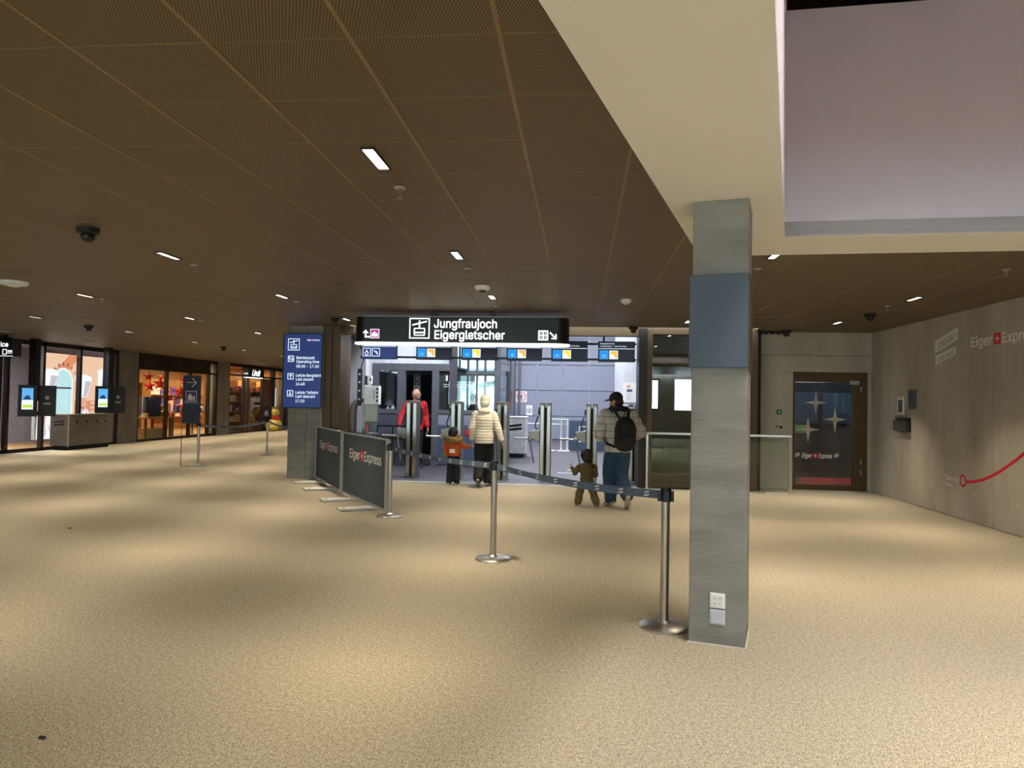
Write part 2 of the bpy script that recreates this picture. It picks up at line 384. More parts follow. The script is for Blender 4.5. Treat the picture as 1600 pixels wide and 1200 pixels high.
# ------------------------------------------------------------------ columns
def column_mb(c, rz, sx, sy, z1):
    m = MB(); u = Vector((math.cos(rz), math.sin(rz), 0)); v = Vector((-math.sin(rz), math.cos(rz), 0))
    m.obox(Vector(c)+Z*z1/2, u*sx/2, v*sy/2, Z*z1/2); return m, u, v
CR = math.radians(-15.5)
cu, cv = Vector((math.cos(CR), math.sin(CR), 0)), Vector((-math.sin(CR), math.cos(CR), 0))
C0 = Vector((0.72,4.83,0))                                   # front left corner of the near column
cm, _, _ = column_mb(C0+cu*.18+cv*.2, CR, .355, .40, 2.90); col = struct('column', cm, 'conc', bevel=.006)
struct('trim_2', MB().obox(C0+cu*.18+cv*.2+Z*.004, cu*.182, cv*.205, Z*.004), 'plate')
def onc(a, z, d=0): return C0+cu*a+Z*z-cv*d                   # point on the column's front face
cl = MB(); cl.obox(onc(.175,2.10,-.17), cu*.187, cv*.21, Z*.305); cl = cl.build('column_screen_box', 'bluegrey', bevel=.006, loc=onc(.175,1.80,-.17))
tag(cl, 'blue grey metal box wrapped round the near concrete column', 'panel')
e = MB(); e.obox(onc(.3655,2.10,-.17), cu*.003, cv*.205, Z*.30, 0); e.build('side_edge', 'bronze', cl, local=False)['label'] = 'brown side edge'
for z, kind in ((.29,0),(.185,1)):
    t = thing('power_outlet' if not kind else 'blank_plate', ['white double power outlet low on the near concrete column','grey blank cover plate under the outlet on the near column'][kind], ['outlet','cover plate'][kind], onc(.185,z-.048))
    f = MB(); f.obox(onc(.185,z,.006), cu*.048, cv*.006, Z*.048); f.build('frame', ['offwhite','ltgrey'][kind], t, bevel=.004)
    f = MB(); f.obox(onc(.185,z,.013), cu*.038, cv*.003, Z*.038); f.build('insert', ['offwhite','ltgrey'][kind], t, bevel=.003)
    if not kind:
        f = MB()
        for a in (-.017,.017):
            for b in (-.017,.017):
                for k in (-.006,0,.006): f.lathe(onc(.185+a+k,z+b+(.003 if k else -.003),.0165), [(.0025,0),(0,.0005)], 8, 0, tuple(-cv))
        f.build('socket_hole', 'black', t, kind='stuff')
lc = MB(); lc.box((-5.66,13.45,0),(-5.30,14.25,CZ)); lc.box((-5.295,13.45,0),(-5.0,14.25,CZ)); struct('column', lc, 'conc', bevel=.004)
# ------------------------------------------------------------------ gate front: posts, header, glass door
p = MB(); p.box((-4.99,13.5,0),(-4.835,14.13,CZ)); p.box((-4.815,13.5,0),(-4.66,14.13,CZ)); p.box((-4.84,13.54,0),(-4.81,14.1,CZ-.01)); struct('gate_post', p, 'bronze')
p = MB(); p.box((1.06,13.45,0),(1.205,14.1,CZ)); struct('gate_post', p, 'dbronze')
h = MB(); h.box((-4.66,13.6,2.83),(3.22,13.85,3.1)); h.box((-5.8,13.85,3.0),(3.3,14.0,5.3)); h.box((-4.66,13.85,2.9),(3.22,14.0,3.0)); struct('gate_header', h, 'bronze')  # tall upper box is unseen, added to keep sky light out of the hall
d = thing('door_1', 'brown framed glass door panel beside the gates, behind the near column', 'door', (2.2,13.5,0)); d['kind'] = 'structure'; del d['category']
f = MB(); f.box((1.21,13.5,0.02),(1.31,13.62,CZ)); f.box((3.1,13.5,.02),(3.22,13.62,CZ)); f.box((1.31,13.5,.02),(3.1,13.62,.28)); f.box((1.31,13.5,2.86),(3.1,13.62,CZ)); f.build('door_frame', 'bronze', d, bevel=.004)
MB().box((1.31,13.55,.28),(3.1,13.57,2.86)).build('glass_pane', 'glassd', d)
h = MB(); h.tube([(3.06,13.42,.28),(3.06,13.42,1.95)], .017, 12); h.box((3.05,13.42,.45),(3.07,13.5,.47)); h.box((3.05,13.42,1.75),(3.07,13.5,1.77)); h.build('pull_handle', 'black', d, smooth=40)
struct('wall_lobby', MB().box((1.38,15.6,0),(3.2,15.7,4.8)).box((1.36,13.86,0),(1.38,15.7,4.8)).box((3.2,13.62,0),(3.3,31,4.8)).box((1.36,13.86,2.96),(3.2,15.7,3.0)), 'blackm')
# ------------------------------------------------------------------ station hall beyond the gates
HY = 30.0
struct('ceiling', MB().box((-5.75,13.85,5.2),(3.3,31.6,5.3)), 'hallslate')
hw = MB(); hw.box((-3.55,HY+.06,0),(3.3,HY+.3,5.2)); hall = struct('wall_hall', hw, 'halljoint')
xs = [-3.5,-3.0,-1.86,-.78,.32,1.42,2.5,3.2]; zs = [0.02,.98,2.05,3.12,4.2,5.1]
for i in range(len(xs)-1):
    for j in range(len(zs)-1):
        MB().box((xs[i]+.03,HY,zs[j]+.02),(xs[i+1]-.03,HY+.06,zs[j+1]-.02)).build('wall_panel', 'hallgrey', hall, bevel=.006)
p = MB(); p.tube([(-2.86,HY-.25,0),(-2.86,HY-.25,5.2)], .11, 14); p.tube([(-2.58,HY-.2,0),(-2.58,HY-.2,5.2)], .05, 10)
struct('trim_3', p, 'hallframe', smooth=40)
struct('wall_pier', MB().box((1.12,24.2,0),(1.8,24.6,5.2)).box((1.805,24.2,0),(3.2,24.6,5.2)), 'concl')
struct('trim_4', MB().box((1.95,24.05,2.75),(2.3,24.19,4.3)), 'hallframe')
# window wall at the far left of the hall
wn = struct('window_9', MB().box((-5.6,HY+.1,.9),(-3.55,HY+.12,5.0)), 'glass')
f = MB(); f.box((-5.6,HY,0),(-3.55,HY+.2,.9)); f.box((-5.6,HY,2.62),(-3.55,HY+.2,2.72)); f.box((-5.6,HY,5.0),(-3.55,HY+.2,5.2))
for x in (-5.55,-5.15,-4.78,-4.4,-4.05,-3.62): f.box((x-.05,HY-.02,.9),(x+.05,HY+.2,5.0))
f.build('window_frame', 'hallframe', wn)
c = MB(); c.obox((-4.2,34.5,3.0), (2.2,0,.0), (0,2,.0), (.0,0,.06)); c.obox((-4.6,33.5,2.3), (1.6,0,.35), (0,1.5,0), (0,0,.05)); c.box((-6.4,36,0),(-6.2,36.2,3)); c.box((-2.4,36,0),(-2.2,36.2,3)); 
tag(c.build('canopy', 'concl', loc=(-4.2,35,0)), 'pale platform canopy outside the hall windows, left of the grey panels', 'canopy')
struct('ground', MB().box((-40,31.5,-.4),(30,90,-.2)), 'hallfloor')
for q, (x, y) in enumerate(((-3.0,14.35),(0.3,14.35),(-2.6,22),(0.6,22),(-2.6,27),(0.6,27))):  # unseen lamps; nearest pair added to brighten the pale pillar by the gates
    t = thing('hall_light', 'square cool lamp on the hall ceiling, '+('left' if x < 0 else 'right')+' row, '+['added nearest the gates','midway','farthest'][q//2], 'ceiling lamp', (x,y,5.1), 0, 'lamps on the hall ceiling')
    MB().box((x-.6,y-.3,5.12),(x+.6,y+.3,5.17)).build('housing', 'hallframe', t); MB().box((x-.56,y-.26,5.11),(x+.56,y+.26,5.12)).build('diffuser', 'litw', t)
    area('lamp', (0,0,-.01), (1.1,.5), HALL_W, HALL_COL, parent=t)
# unseen lamps added above the opening to light void walls, floor and soffit
for q, (x, y) in enumerate(((1.6,2.2),(4.0,2.2),(2.0,3.6),(4.2,3.5))):
    t = thing('upper_fill_light', 'added unseen lamp under the upper level ceiling, '+['near left','near right','far left','far right'][q]+' of four', 'ceiling lamp', (x,y,5.5), 0, 'added lamps of the upper level')
    m = MB(); m.lathe((x,y,5.5), [(.22,0),(.24,.03),(.24,.1)], 24); m.build('housing', 'offwhite', t, smooth=40)
    area('lamp', (0,0,-.01), (.4,.4), UPPER_W, UPPER_COL, spread=84, parent=t)
# room behind the recessed door
struct('wall_stair', MB().box((3.3,19.0,0),(8.2,19.2,3.2)).box((8.0,14.25,0),(8.2,19.2,3.2)).box((3.3,14.26,3.0),(8.2,19.2,3.2)).box((5.6,14.2,0),(8.2,14.3,3.2)), 'blackm')
struct('floor', MB().box((3.3,14.0,-.2),(8.2,19.2,0)), 'hallfloor')
rc = MB(); rc.prism([(4.05,14.35),(7.2,14.35),(7.2,16.4),(4.9,16.4)], (0,0,.001), X, Y, (0,0,.012)); tag(rc.build('red_carpet', plain('red carpet', (205,40,48), .9, bump=.4), loc=(5.5,15.3,0)), 'red carpet lying behind the glass door', 'carpet')
t = thing('stair_light', 'cool lamp on the ceiling of the room behind the star door', 'ceiling lamp', (5.2,15.6,2.95))
MB().box((4.6,15.5,2.95),(5.8,15.7,3.0)).build('housing', 'litw', t); area('lamp', (0,0,-.02), (1.1,.15), 26, (.9,.95,1), parent=t)
# dark gondola cabin standing behind that door
g = thing('gondola_cabin', 'dark gondola cabin with pale windows on show behind the star door', 'gondola', (5.3,17.2,0.0))
m = MB(); prof = [(-1.35,.35),(-1.45,.7),(-1.42,1.15),(-1.1,2.0),(-.8,2.15),(.8,2.15),(1.1,2.0),(1.42,1.15),(1.45,.7),(1.35,.35)]
m.prism(prof, (5.3,16.4,0), X, Z, (0,1.8,0)); m.build('shell', plain('gondola shell', (34,38,46), .25), g, bevel=.05)
m = MB(); m.prism([(-1.3,1.2),(-1.03,1.88),(-.1,1.88),(-.1,1.2)], (5.3,16.38,0), X, Z, (0,.03,0)); m.prism([(.0,1.2),(.0,1.88),(1.03,1.88),(1.3,1.2)], (5.3,16.38,0), X, Z, (0,.03,0)); m.build('window', plain('gondola window', (64,80,98), .12), g)
m = MB(); m.prism([(-1.3,.98),(-1.2,1.16),(-.35,1.16),(-.3,.98)], (5.3,16.37,0), X, Z, (0,.03,0)); m.build('green_band', plain('gondola green', (110,180,90), .4), g)
m = MB(); m.box((4.2,16.5,0),(6.4,18.0,.36)); m.build('stand', 'blackm', g)
# ------------------------------------------------------------------ left shops
SX = WL
def shop_room(name, y0, y1, depth, m):
    w = MB(); w.box((SX-depth-.2,y0,0),(SX-depth,y1,3.1)); w.box((SX-depth,y0-.02,0),(SX-.2,y0,3.1)); w.box((SX-depth,y1,0),(SX-.2,y1+.02,3.1)); w.box((SX-depth,y0,3.0),(SX-.12,y1,3.1))
    struct('wall_'+name, w, m); struct('floor', MB().box((SX-depth,y0,-.2),(SX-.3,y1,.001)), 'shopfloor')
M['shopwall'] = plain('shop timber wall', (176,128,74), .6, vary=.1); M['shopfloor'] = plain('shop floor', (160,122,78), .5); M['lobbywall'] = plain('lobby wall', (150,142,150), .8)
shop_room('lobby', 16.7, 22.3, 3.0, 'lobbywall'); shop_room('shop', 22.35, 34.5, 5.0, 'shopwall')
for y0, y1 in ((21.35,22.32),(27.55,28.5),(34.4,36)):
    struct('pillar', MB().box((SX-.4,y0,0),(SX+.06,y1,CZ-.004)), 'concd')
def shopfront(name, mull, z_top, doors=()):
    y0, y1 = mull[0], mull[-1]; f = MB()
    for y in mull: f.box((SX-.1,y-.045,0),(SX+.02,y+.045,CZ))
    f.box((SX-.1,y0,0),(SX+.02,y1,.09)); f.box((SX-.1,y0,2.84),(SX+.02,y1,CZ))
    if z_top < 2.8: f.box((SX-.1,y0,z_top),(SX+.02,y1,z_top+.06))
    r = struct(name, f, 'dbronze')
    for a, b in zip(mull, mull[1:]): MB().box((SX-.05,a+.045,.09),(SX-.04,b-.045,z_top)).build('pane', 'glass', r)
    return r
shopfront('window_10', [16.75,17.0,18.22,19.66,21.08,21.32], 2.9)
shopfront('window_11', [22.4,24.1,25.6,26.95,27.5], 2.42)
w3 = shopfront('window_12', [28.55,29.95,30.35,31.75,32.75,33.0,34.35], 2.45)
for a, b in ((28.6,29.9),(30.4,31.7)): MB().box((SX-.05,a,2.51),(SX-.04,b,2.84)).build('transom_pane', 'glass', w3)
dr = MB(); dr.box((SX-.06,31.8,.02),(SX-.0,32.7,2.4)); dr.build('timber_door', plain('shop door timber', (120,74,34), .5), w3)
hd = MB()
for a, b in ((22.45,24.07),(24.13,25.57),(25.63,26.9)): hd.box((SX-.04,a,2.48),(SX+.03,b,2.84))
hd = hd.build('header_board', 'dbronze', bpy.data.objects['window_11']); 
for y in (23.0,26.0):
    m = MB(); text(m, 'Lindt', (SX+.032,y-.25,2.58), Y, Z, width=.62, shear=.3, bold=.01); L = m.build('shop_lettering', plain('dull gold', (84,72,52), .6), bpy.data.objects['window_11'])
# lit shop sign over the door
t = thing('shop_sign', 'small black lit fascia sign above the far chocolate shop door', 'sign', (SX+.35,30.4,2.42))
MB().box((SX+.03,29.75,2.42),(SX+.28,31.15,2.80)).build('box', 'sign_body', t, bevel=.01); MB().box((SX+.04,29.76,2.405),(SX+.27,31.14,2.42)).build('light_strip', 'litw', t)
m = MB(); text(m, 'Lindt', (SX+.285,30.05,2.5), Y, Z, cap=.24, width=.8, shear=.35, bold=.035); m.build('lettering', 'sign_white', t); m = MB(); text(m, 'Lindt', (SX+.05,29.745,2.55), X, Z, width=.2, shear=.3, bold=.02); m.build('end_lettering', 'sign_white', t)
for y in (30.0,30.9): MB().box((SX+.12,y-.03,2.8),(SX+.18,y+.03,CZ)).build('hanger', 'black', t)
# shop lamps
for q, y in enumerate((23.4,25.2,27.0,29.2,31.0,33.2)):
    for x in (SX-1.2,SX-3.4):
        t = thing('shop_light', 'shop ceiling spot, '+['first','second','third','fourth','fifth','sixth'][q]+' from the left in the '+('front' if x > SX-2 else 'back')+' row', 'ceiling lamp', (x,y,2.96), 0, 'shop ceiling spots')
        m = MB(); m.lathe((x,y,2.9), [(.06,0),(.07,.02),(.07,.1)], 12); m.build('can', 'offwhite', t, smooth=40); area('lamp', (0,0,-.07), (.25,.25), SHOP_W, SHOP_COL, parent=t)
# shop furniture and goods
GOODS = [plain('box %d' % i, c, .5) for i, c in enumerate([(190,40,40),(226,196,120),(120,80,170),(230,224,214),(206,120,40),(60,70,130),(240,180,190),(150,30,40)])]
def shelf(name, label, x, y0, y1, face, levels):
    t = thing(name, label, 'shelf unit', (x,(y0+y1)/2,0))
    sgn = 1 if face > 0 else -1
    MB().box((x-.02,y0,0),(x+.02,y1,2.3)).build('back_panel', 'shopwall', t)
    for y in (y0,y1): MB().box((x,y-.02,0),(x+sgn*.4,y+.02,2.3)).build('side_panel', 'shopwall', t)
    for z in levels: MB().box((x,y0,z-.03),(x+sgn*.4,y1,z)).build('shelf', 'shopwall', t)
    return t
ORD = ['first','second','third','fourth','fifth','sixth','seventh','eighth','ninth','tenth','eleventh','twelfth','thirteenth','fourteenth','fifteenth','sixteenth','seventeenth','eighteenth','nineteenth','twentieth']
GC = ['red','tan','violet','ivory','orange','blue','pink','crimson']
def goods(x, y0, y1, z, step, label, group, hmin=.16, hmax=.3):
    y = y0; q = 0
    while y < y1-.08:
        w = min(random.uniform(step*.6, step*.95), y1-y-.03); h = random.uniform(hmin, hmax)
        m = MB(); m.box((x-.08,y,z),(x+.08,y+w,z+h)); m.box((x-.082,y+w*.1,z+h*.35),(x+.082,y+w*.9,z+h*.7), 1); gi = random.randrange(8)
        o = m.build('chocolate_box', [GOODS[gi], GOODS[(gi+3) % 8]], loc=(x,y+w/2,z)); tag(o, GC[gi]+' sweet box, '+ORD[q]+' from the left on '+label, 'box', group)
        y += step; q += 1
for k, (y0, y1) in enumerate(((30.2,31.7),(32.2,33.6))):
    nm = ['in the left pane','by the timber door'][k]
    shelf('display_shelf', 'lit timber display shelf of sweets '+nm, SX-1.2, y0, y1, 1, (.45,.9,1.35,1.8))
    for z in (.45,.9,1.35,1.8): goods(SX-1.0, y0+.06, y1-.02, z+.003, .26, 'the '+{.45:'lowest',.9:'second',1.35:'third',1.8:'top'}[z]+' shelf '+nm, 'boxed sweets '+nm)
shelf('display_shelf', 'long timber shelf along the back of the chocolate shop', SX-4.6, 29.8, 34.2, 1, (.6,1.1,1.6))
for z in (.6,1.1,1.6): goods(SX-4.4, 29.9, 34.1, z+.003, .42, 'the '+{.6:'low',1.1:'middle',1.6:'high'}[z]+' board at the back', 'boxed sweets at the back of the shop', .2, .36)
def table(name, label, x0, y0, x1, y1, z):
    t = thing(name, label, 'table', ((x0+x1)/2,(y0+y1)/2,0)); MB().box((x0,y0,z-.05),(x1,y1,z)).build('table_top', 'shopwall', t, bevel=.01)
    for x in (x0+.05,x1-.05):
        for y in (y0+.05,y1-.05): MB().box((x-.03,y-.03,0),(x+.03,y+.03,z-.05)).build('leg', 'bronze', t)
    return t
table('display_table', 'low timber table with navy gift boxes in the left shop window', SX-1.3, 23.7, SX-.5, 25.3, .78)
table('display_table', 'white topped table with gift bags behind the second shop pane', SX-1.6, 25.7, SX-.7, 28.6, .95)
for q, y in enumerate((24.0,24.25,24.5,24.75)):
    m = MB(); m.box((SX-1.0,y,.785),(SX-.72,y+.17,1.5)); m.box((SX-.86,y-.002,.785),(SX-.83,y+.172,1.502), 1); o = m.build('gift_box', [plain('navy gift', (56,70,112), .4), 'plate'], loc=(SX-.86,y+.08,.785)); tag(o, 'tall navy gift box, '+ORD[q]+' from the left on the low shop table', 'gift box', 'navy gift boxes')
o = MB().box((SX-1.2,23.9,.2),(SX-.6,24.9,.55)).build('wicker_crate', plain('wicker', (170,140,100), .8, bump=.8), loc=(SX-.9,24.4,.2), bevel=.02); tag(o, 'pale wicker crate under the low shop table', 'crate'); o.location.z = .01; 
for k, y in enumerate((25.9,26.3,26.8,27.3,27.8,28.3)):
    h = (.3,.42,.25,.5,.32,.28)[k]; m = MB(); m.prism([(-.13,0),(.13,0),(.11,h),(-.11,h)], (SX-1.0,y,.955), Y, Z, (-.16,0,0)); m.tube([(SX-1.05,y-.06,.955+h),(SX-1.05,y-.05,.955+h+.1),(SX-1.05,y+.05,.955+h+.1),(SX-1.05,y+.06,.955+h)], .008, 6, 1)
    o = m.build('gift_bag', [GOODS[(k*3+3) % 8], 'plate'], loc=(SX-1.08,y,.955)); tag(o, ORD[k]+' paper gift bag from the left on the white topped shop table', 'gift bag', 'gift bags in the shop window')
goods(SX-.82, 26.0, 28.5, .953, .19, 'the front edge of the white topped table', 'boxed sweets on the white topped table', .12, .3)
goods(SX-.66, 23.75, 24.0, .783, .12, 'the low shop table', 'boxed sweets on the low shop table', .1, .2); goods(SX-.66, 24.9, 25.25, .783, .12, 'the right end of the low table', 'boxed sweets on the low shop table', .1, .2)
# red paper stars hanging in the shop window
def star(r, r2, n=5): return [((r if i % 2 == 0 else r2)*math.sin(PI*i/n), (r if i % 2 == 0 else r2)*math.cos(PI*i/n)) for i in range(2*n)]
for k, (y, z, r, d) in enumerate(((23.6,2.2,.18,.4),(24.3,1.98,.25,.4),(24.15,1.88,.22,.7),(26.2,2.15,.2,.6),(25.8,1.72,.26,.5),(25.2,2.25,.13,.9))):
    m = MB(); S = star(r, r*.42); n = len(S); m.add([(SX-d-.03,y+.04,z)]+[(SX-d+a*.75,y+a*.66,z+b) for a, b in S]+[(SX-d+.03,y-.04,z)], [(0,1+(i+1) % n,1+i) for i in range(n)]+[(n+1,1+i,1+(i+1) % n) for i in range(n)]); m.tube([(SX-d,y,z+r*.9),(SX-d,y,2.99)], .004, 5, 1)
    o = m.build('paper_star', [M.setdefault('starred', plain('red paper', (214,34,38), .6)),'black'], loc=(SX-d,y,z)); tag(o, ['highest red paper star in the left shop pane','largest red paper star in the left shop pane','lowest red paper star in the left shop pane','upper red paper star in the second shop pane','big lower red paper star in the second shop pane','smallest red paper star beside the first mullion'][k], 'star')
# backlit panel in the far shop window, golden foil figure
t = thing('light_panel', 'pale backlit picture panel beside the far shop door', 'light panel', (SX-.3,33.5,0)); MB().box((SX-.4,33.1,.5),(SX-.32,34.0,2.1)).build('frame', 'black', t); m = MB().box((SX-.319,33.15,.55),(SX-.315,33.95,2.05)); m.build('screen', emit('backlit pale', (214,214,236), 1.0), t); m = MB(); poly(m, [(.1,.1),(.6,.1),(.5,.5),(.35,.7),(.2,.5)], (SX-.314,33.15,.55), Y, Z); m.build('print', emit('backlit pink', (216,150,170), .9), t)
t = thing('foil_figure', 'golden foil wrapped seated figure with a red ribbon outside the far shop', 'display figure', (SX+.35,32.2,0))
m = MB(); m.ell((SX+.35,32.2,.30), (.36,.5,.31)); m.ell((SX+.50,31.85,.16), (.2,.2,.16)); m.ell((SX+.50,32.5,.16), (.2,.2,.16)); m.build('base_body', M.setdefault('gold', plain('gold foil', (204,176,80), .4, .3, bump=.4)), t, smooth=180)
m = MB(); m.ell((SX+.33,32.2,.84), (.27,.33,.27)); m.ell((SX+.33,31.95,1.03), (.08,.1,.1)); m.ell((SX+.33,32.45,1.03), (.08,.1,.1)); m.build('upper_body', 'gold', t, smooth=180)
m = MB(); m.lathe((SX+.34,32.2,.57), [(.28,0),(.31,.03),(.31,.07),(.28,.1)], 24); m.build('ribbon', 'starred', t, smooth=40)
t = thing('poster_stand', 'narrow bright poster beyond the far shop, low beside the blue screen', 'poster', (-13.4,34.9,0)); m = MB().box((-13.6,34.95,0),(-12.6,35.0,1.55)); m.build('board', emit('poster pale', (232,214,204), .8), t); m = MB()
for z in (.3,.55,.85,1.15): poly(m, [(.1,z),(.75,z+.02),(.8,z+.16),(.15,z+.14)], (-13.55,34.949,0), X, Z)
m.build('print', plain('poster print', (190,90,80), .7), t)
# backlit mural of pastry cooks in the lobby window
t = thing('backlit_mural', 'large backlit mural of white hatted cooks behind the lobby glass', 'mural', (SX-.65,19.7,0)); MX = SX-.6
MB().box((MX-.1,18.7,.25),(MX-.004,22.26,2.72)).build('light_box', 'alu', t)
def em(n, c, s=1.1): return M.setdefault(n, emit(n, c, s))
mats = [em('mural peach',(246,196,168)), em('mural cyan',(196,226,232)), em('mural white',(252,246,250)), em('mural lilac',(206,190,208)), em('mural orange',(232,142,108)), em('mural skin',(232,170,150)), em('mural brown',(150,84,74)), em('mural dark',(70,60,80)), em('mural blush',(226,160,160))]
m = MB()
def P(pts, k, d): poly(m, [(a, b) for a, b in pts], (MX+d*.0015,18.78,.25), Y, Z, k)
def arch(cx, z0, w, h, n=14): return [(cx-w,z0)]+[(cx-w*math.cos(PI*i/n), z0+h+w*math.sin(PI*i/n)) for i in range(n+1)]+[(cx+w,z0)]
def disc(cx, cz, rx, rz, n=18): return [(cx+rx*math.cos(2*PI*i/n), cz+rz*math.sin(2*PI*i/n)) for i in range(n)]
P([(0,0),(3.38,0),(3.38,2.47),(0,2.47)], 0, 1)
P([(.0,1.55),(.75,1.6),(1.5,2.3),(1.6,2.47),(1.2,2.47),(.6,1.95),(0,1.8)], 4, 2); P(arch(.95,.2,.42,1.45), 2, 3); P(arch(.95,.2,.36,1.45), 1, 4)
P([(.6,1.45),(1.3,1.45),(1.3,1.5),(.6,1.5)], 7, 5); P([(1.45,.2),(3.2,.2),(3.2,1.1),(1.45,1.1)], 4, 5)
for cx, cz, r, tilt in ((.38,1.62,.34,.1),(1.82,1.5,.38,0),(2.62,1.72,.32,.3),(3.02,1.2,.26,.1)):
    P([(cx-.42,.0),(cx+.42,.0),(cx+.4,.6),(cx+.2,.85),(cx-.2,.85),(cx-.4,.6)], 2, 7); P([(cx-.3,.05),(cx-.05,.1),(cx-.1,.7),(cx-.28,.6)], 3, 8)
    P(disc(cx,cz-.48,.17,.24), 5, 8); P([(cx-.15,cz-.3),(cx+.15,cz-.3),(cx+r+tilt*.4,cz+.25),(cx-r+tilt*.6,cz+.28)], 2, 9); P(disc(cx+tilt*.5,cz+.28,r,.12), 2, 9); P([(cx,cz-.28),(cx+.13,cz-.28),(cx+r*.9+tilt*.4,cz+.2),(cx+.08,cz+.22)], 3, 10)
    P(disc(cx-.05,cz-.62,.09,.03), 6, 10)
for i in range(34):
    cx = random.choice((.38,1.82,2.62,3.02))+random.uniform(-.34,.34); z0 = random.uniform(.05,.6); w = random.uniform(.03,.09); h = random.uniform(.12,.35); q = random.uniform(-.12,.12)
    P([(cx,z0),(cx+w,z0+.02),(cx+w*.6+q,z0+h),(cx+q*.8,z0+h*.9)], random.choice((3,3,8,2)), 13)
for i in range(9):
    a = PI*(.12+.1*i); P([(.95+.60*math.cos(a)*.9,1.5+.62*math.sin(a)),(.95+.60*math.cos(a)*.9+.07,1.5+.62*math.sin(a)+.02),(.95+.68*math.cos(a)*.9+.05,1.5+.74*math.sin(a)),(.95+.68*math.cos(a)*.9,1.5+.72*math.sin(a))], random.choice((4,8,6)), 6)
for z in (.72,.86,1.0): P([(2.15,z),(2.5,z),(2.5,z+.07),(2.15,z+.07)], 0, 6)
for cx, cz in ((1.35,.62),(2.3,.5),(.8,.55)): P([(cx-.2,cz-.07),(cx+.2,cz-.02),(cx+.22,cz+.08),(cx-.18,cz+.05)], 5, 13); P(disc(cx+.24,cz+.05,.07,.06), 5, 13)
P([(1.3,.33),(1.55,.45),(1.62,.40),(1.38,.26)], 7, 14); P([(.62,.30),(.95,.42),(.98,.37),(.66,.24)], 7, 14)
P([(1.5,.0),(3.38,.0),(3.38,.28),(2.4,.34),(1.5,.2)], 2, 11); P(disc(2.6,.3,.16,.07), 6, 12); P(disc(2.95,.25,.12,.05), 8, 12); P([(0,0),(.5,0),(.45,.5),(0,.6)], 8, 6); P([(.0,.0),(.3,0),(.3,.3),(0,.3)], 7, 7)
m.build('print', mats, t)
# lobby ceiling lamp
t = thing('lobby_light', 'small lamp on the lobby ceiling behind the glass', 'ceiling lamp', (SX-1.5,17.6,2.96)); m = MB(); m.lathe((SX-1.5,17.6,2.9), [(.1,0),(.12,.02),(.12,.08)], 14); m.build('housing', 'offwhite', t, smooth=40); area('lamp', (0,0,-.08), (.4,.4), 260, (1,.93,.98), parent=t)
# ------------------------------------------------------------------ ceiling fittings
def ceiling_lamp(x, y, proto=[None]):
    if proto[0] is None:
        t = thing('ceiling_light', 'slim white linear light set lengthwise in the brown mesh ceiling', 'ceiling light', (0,0,CZ), 0, 'linear lights in the mesh ceiling')
        f = MB(); f.box((-.04,-.185,-.012),(-.033,.185,.01)); f.box((.033,-.185,-.012),(.04,.185,.01)); f.box((-.04,-.185,-.012),(.04,-.178,.01)); f.box((-.04,.178,-.012),(.04,.185,.01)); f.build('frame', 'black', t, local=True)
        MB().box((-.033,-.178,-.004),(.033,.178,.004)).build('diffuser', 'lit', t, local=True)
        area('lamp', (0,0,-.014), (.06,.34), LAMP_W, LAMP_COL, spread=LAMP_SPREAD, parent=t); proto[0] = t; t.location = (x,y,CZ)
        return t
    return copy_tree(proto[0], (x,y,CZ))
ROWS = ['along the shop fronts','just in front of the shops','over the tablet post','toward the blue screen','toward the hanging sign','passing the near column','nearest the right wall']
LX = [-13.0,-10.05,-7.06,-4.15,-1.215,1.77,4.2]; LY = [4.06+2.745*j for j in range(-3, 11)]
for x in LX:
    for y in LY:
        if inside((x,y), SO) or (y > 13.4 and x > -5.6) or (x > WR-.2): continue
        o = ceiling_lamp(x, y); q = [v for v in LY if v > 3.5].index(y) if y > 3.5 else -1
        vis = q >= 0 and -.84*y < x+.08*y < .66*y; first = next((i for i, v in enumerate([v for v in LY if v > 3.5]) if -.84*v < x+.08*v < .66*v and not inside((x,v), SO)), 0)
        o['label'] = ('white ceiling light, '+ORD[q-first]+' from the camera in the row '+ROWS[LX.index(x)]) if vis else 'slim white linear ceiling light outside the camera view'
def sprinkler(x, y, proto=[None]):
    if proto[0] is None:
        t = thing('sprinkler', 'small chrome sprinkler head hanging below the mesh ceiling', 'sprinkler', (0,0,CZ), 0, 'ceiling sprinklers')
        m = MB(); m.lathe((0,0,0), [(.0,-.012),(.035,-.01),(.04,.0)], 16); m.build('rosette', 'steel', t, smooth=40, local=True)
        m = MB(); m.tube([(0,0,-.01),(0,0,-.035)], .009, 8); m.tube([(0,0,-.035),(.014,0,-.05),(0,0,-.068)], .003, 6); m.tube([(0,0,-.035),(-.014,0,-.05),(0,0,-.068)], .003, 6); m.lathe((0,0,-.072), [(.018,0),(.02,.004)], 12); m.build('nozzle', 'dsteel', t, local=True); proto[0] = t
        t.location = (x,y,CZ); return t
    return copy_tree(proto[0], (x,y,CZ))
for q, (x, y) in enumerate(((-1.22,4.63),(-1.22,7.49),(-1.26,10.45),(-4.16,7.3),(-4.16,10.08),(1.78,7.52),(4.2,7.56),(4.16,10.25),(-7.05,9.9),(-7.05,12.65))):
    sprinkler(x, y)['label'] = 'small chrome sprinkler just beyond the '+['first','second','third','first','second','first','first','second','first','second'][q]+' light of the row '+ROWS[[4,4,4,3,3,5,6,6,2,2][q]]
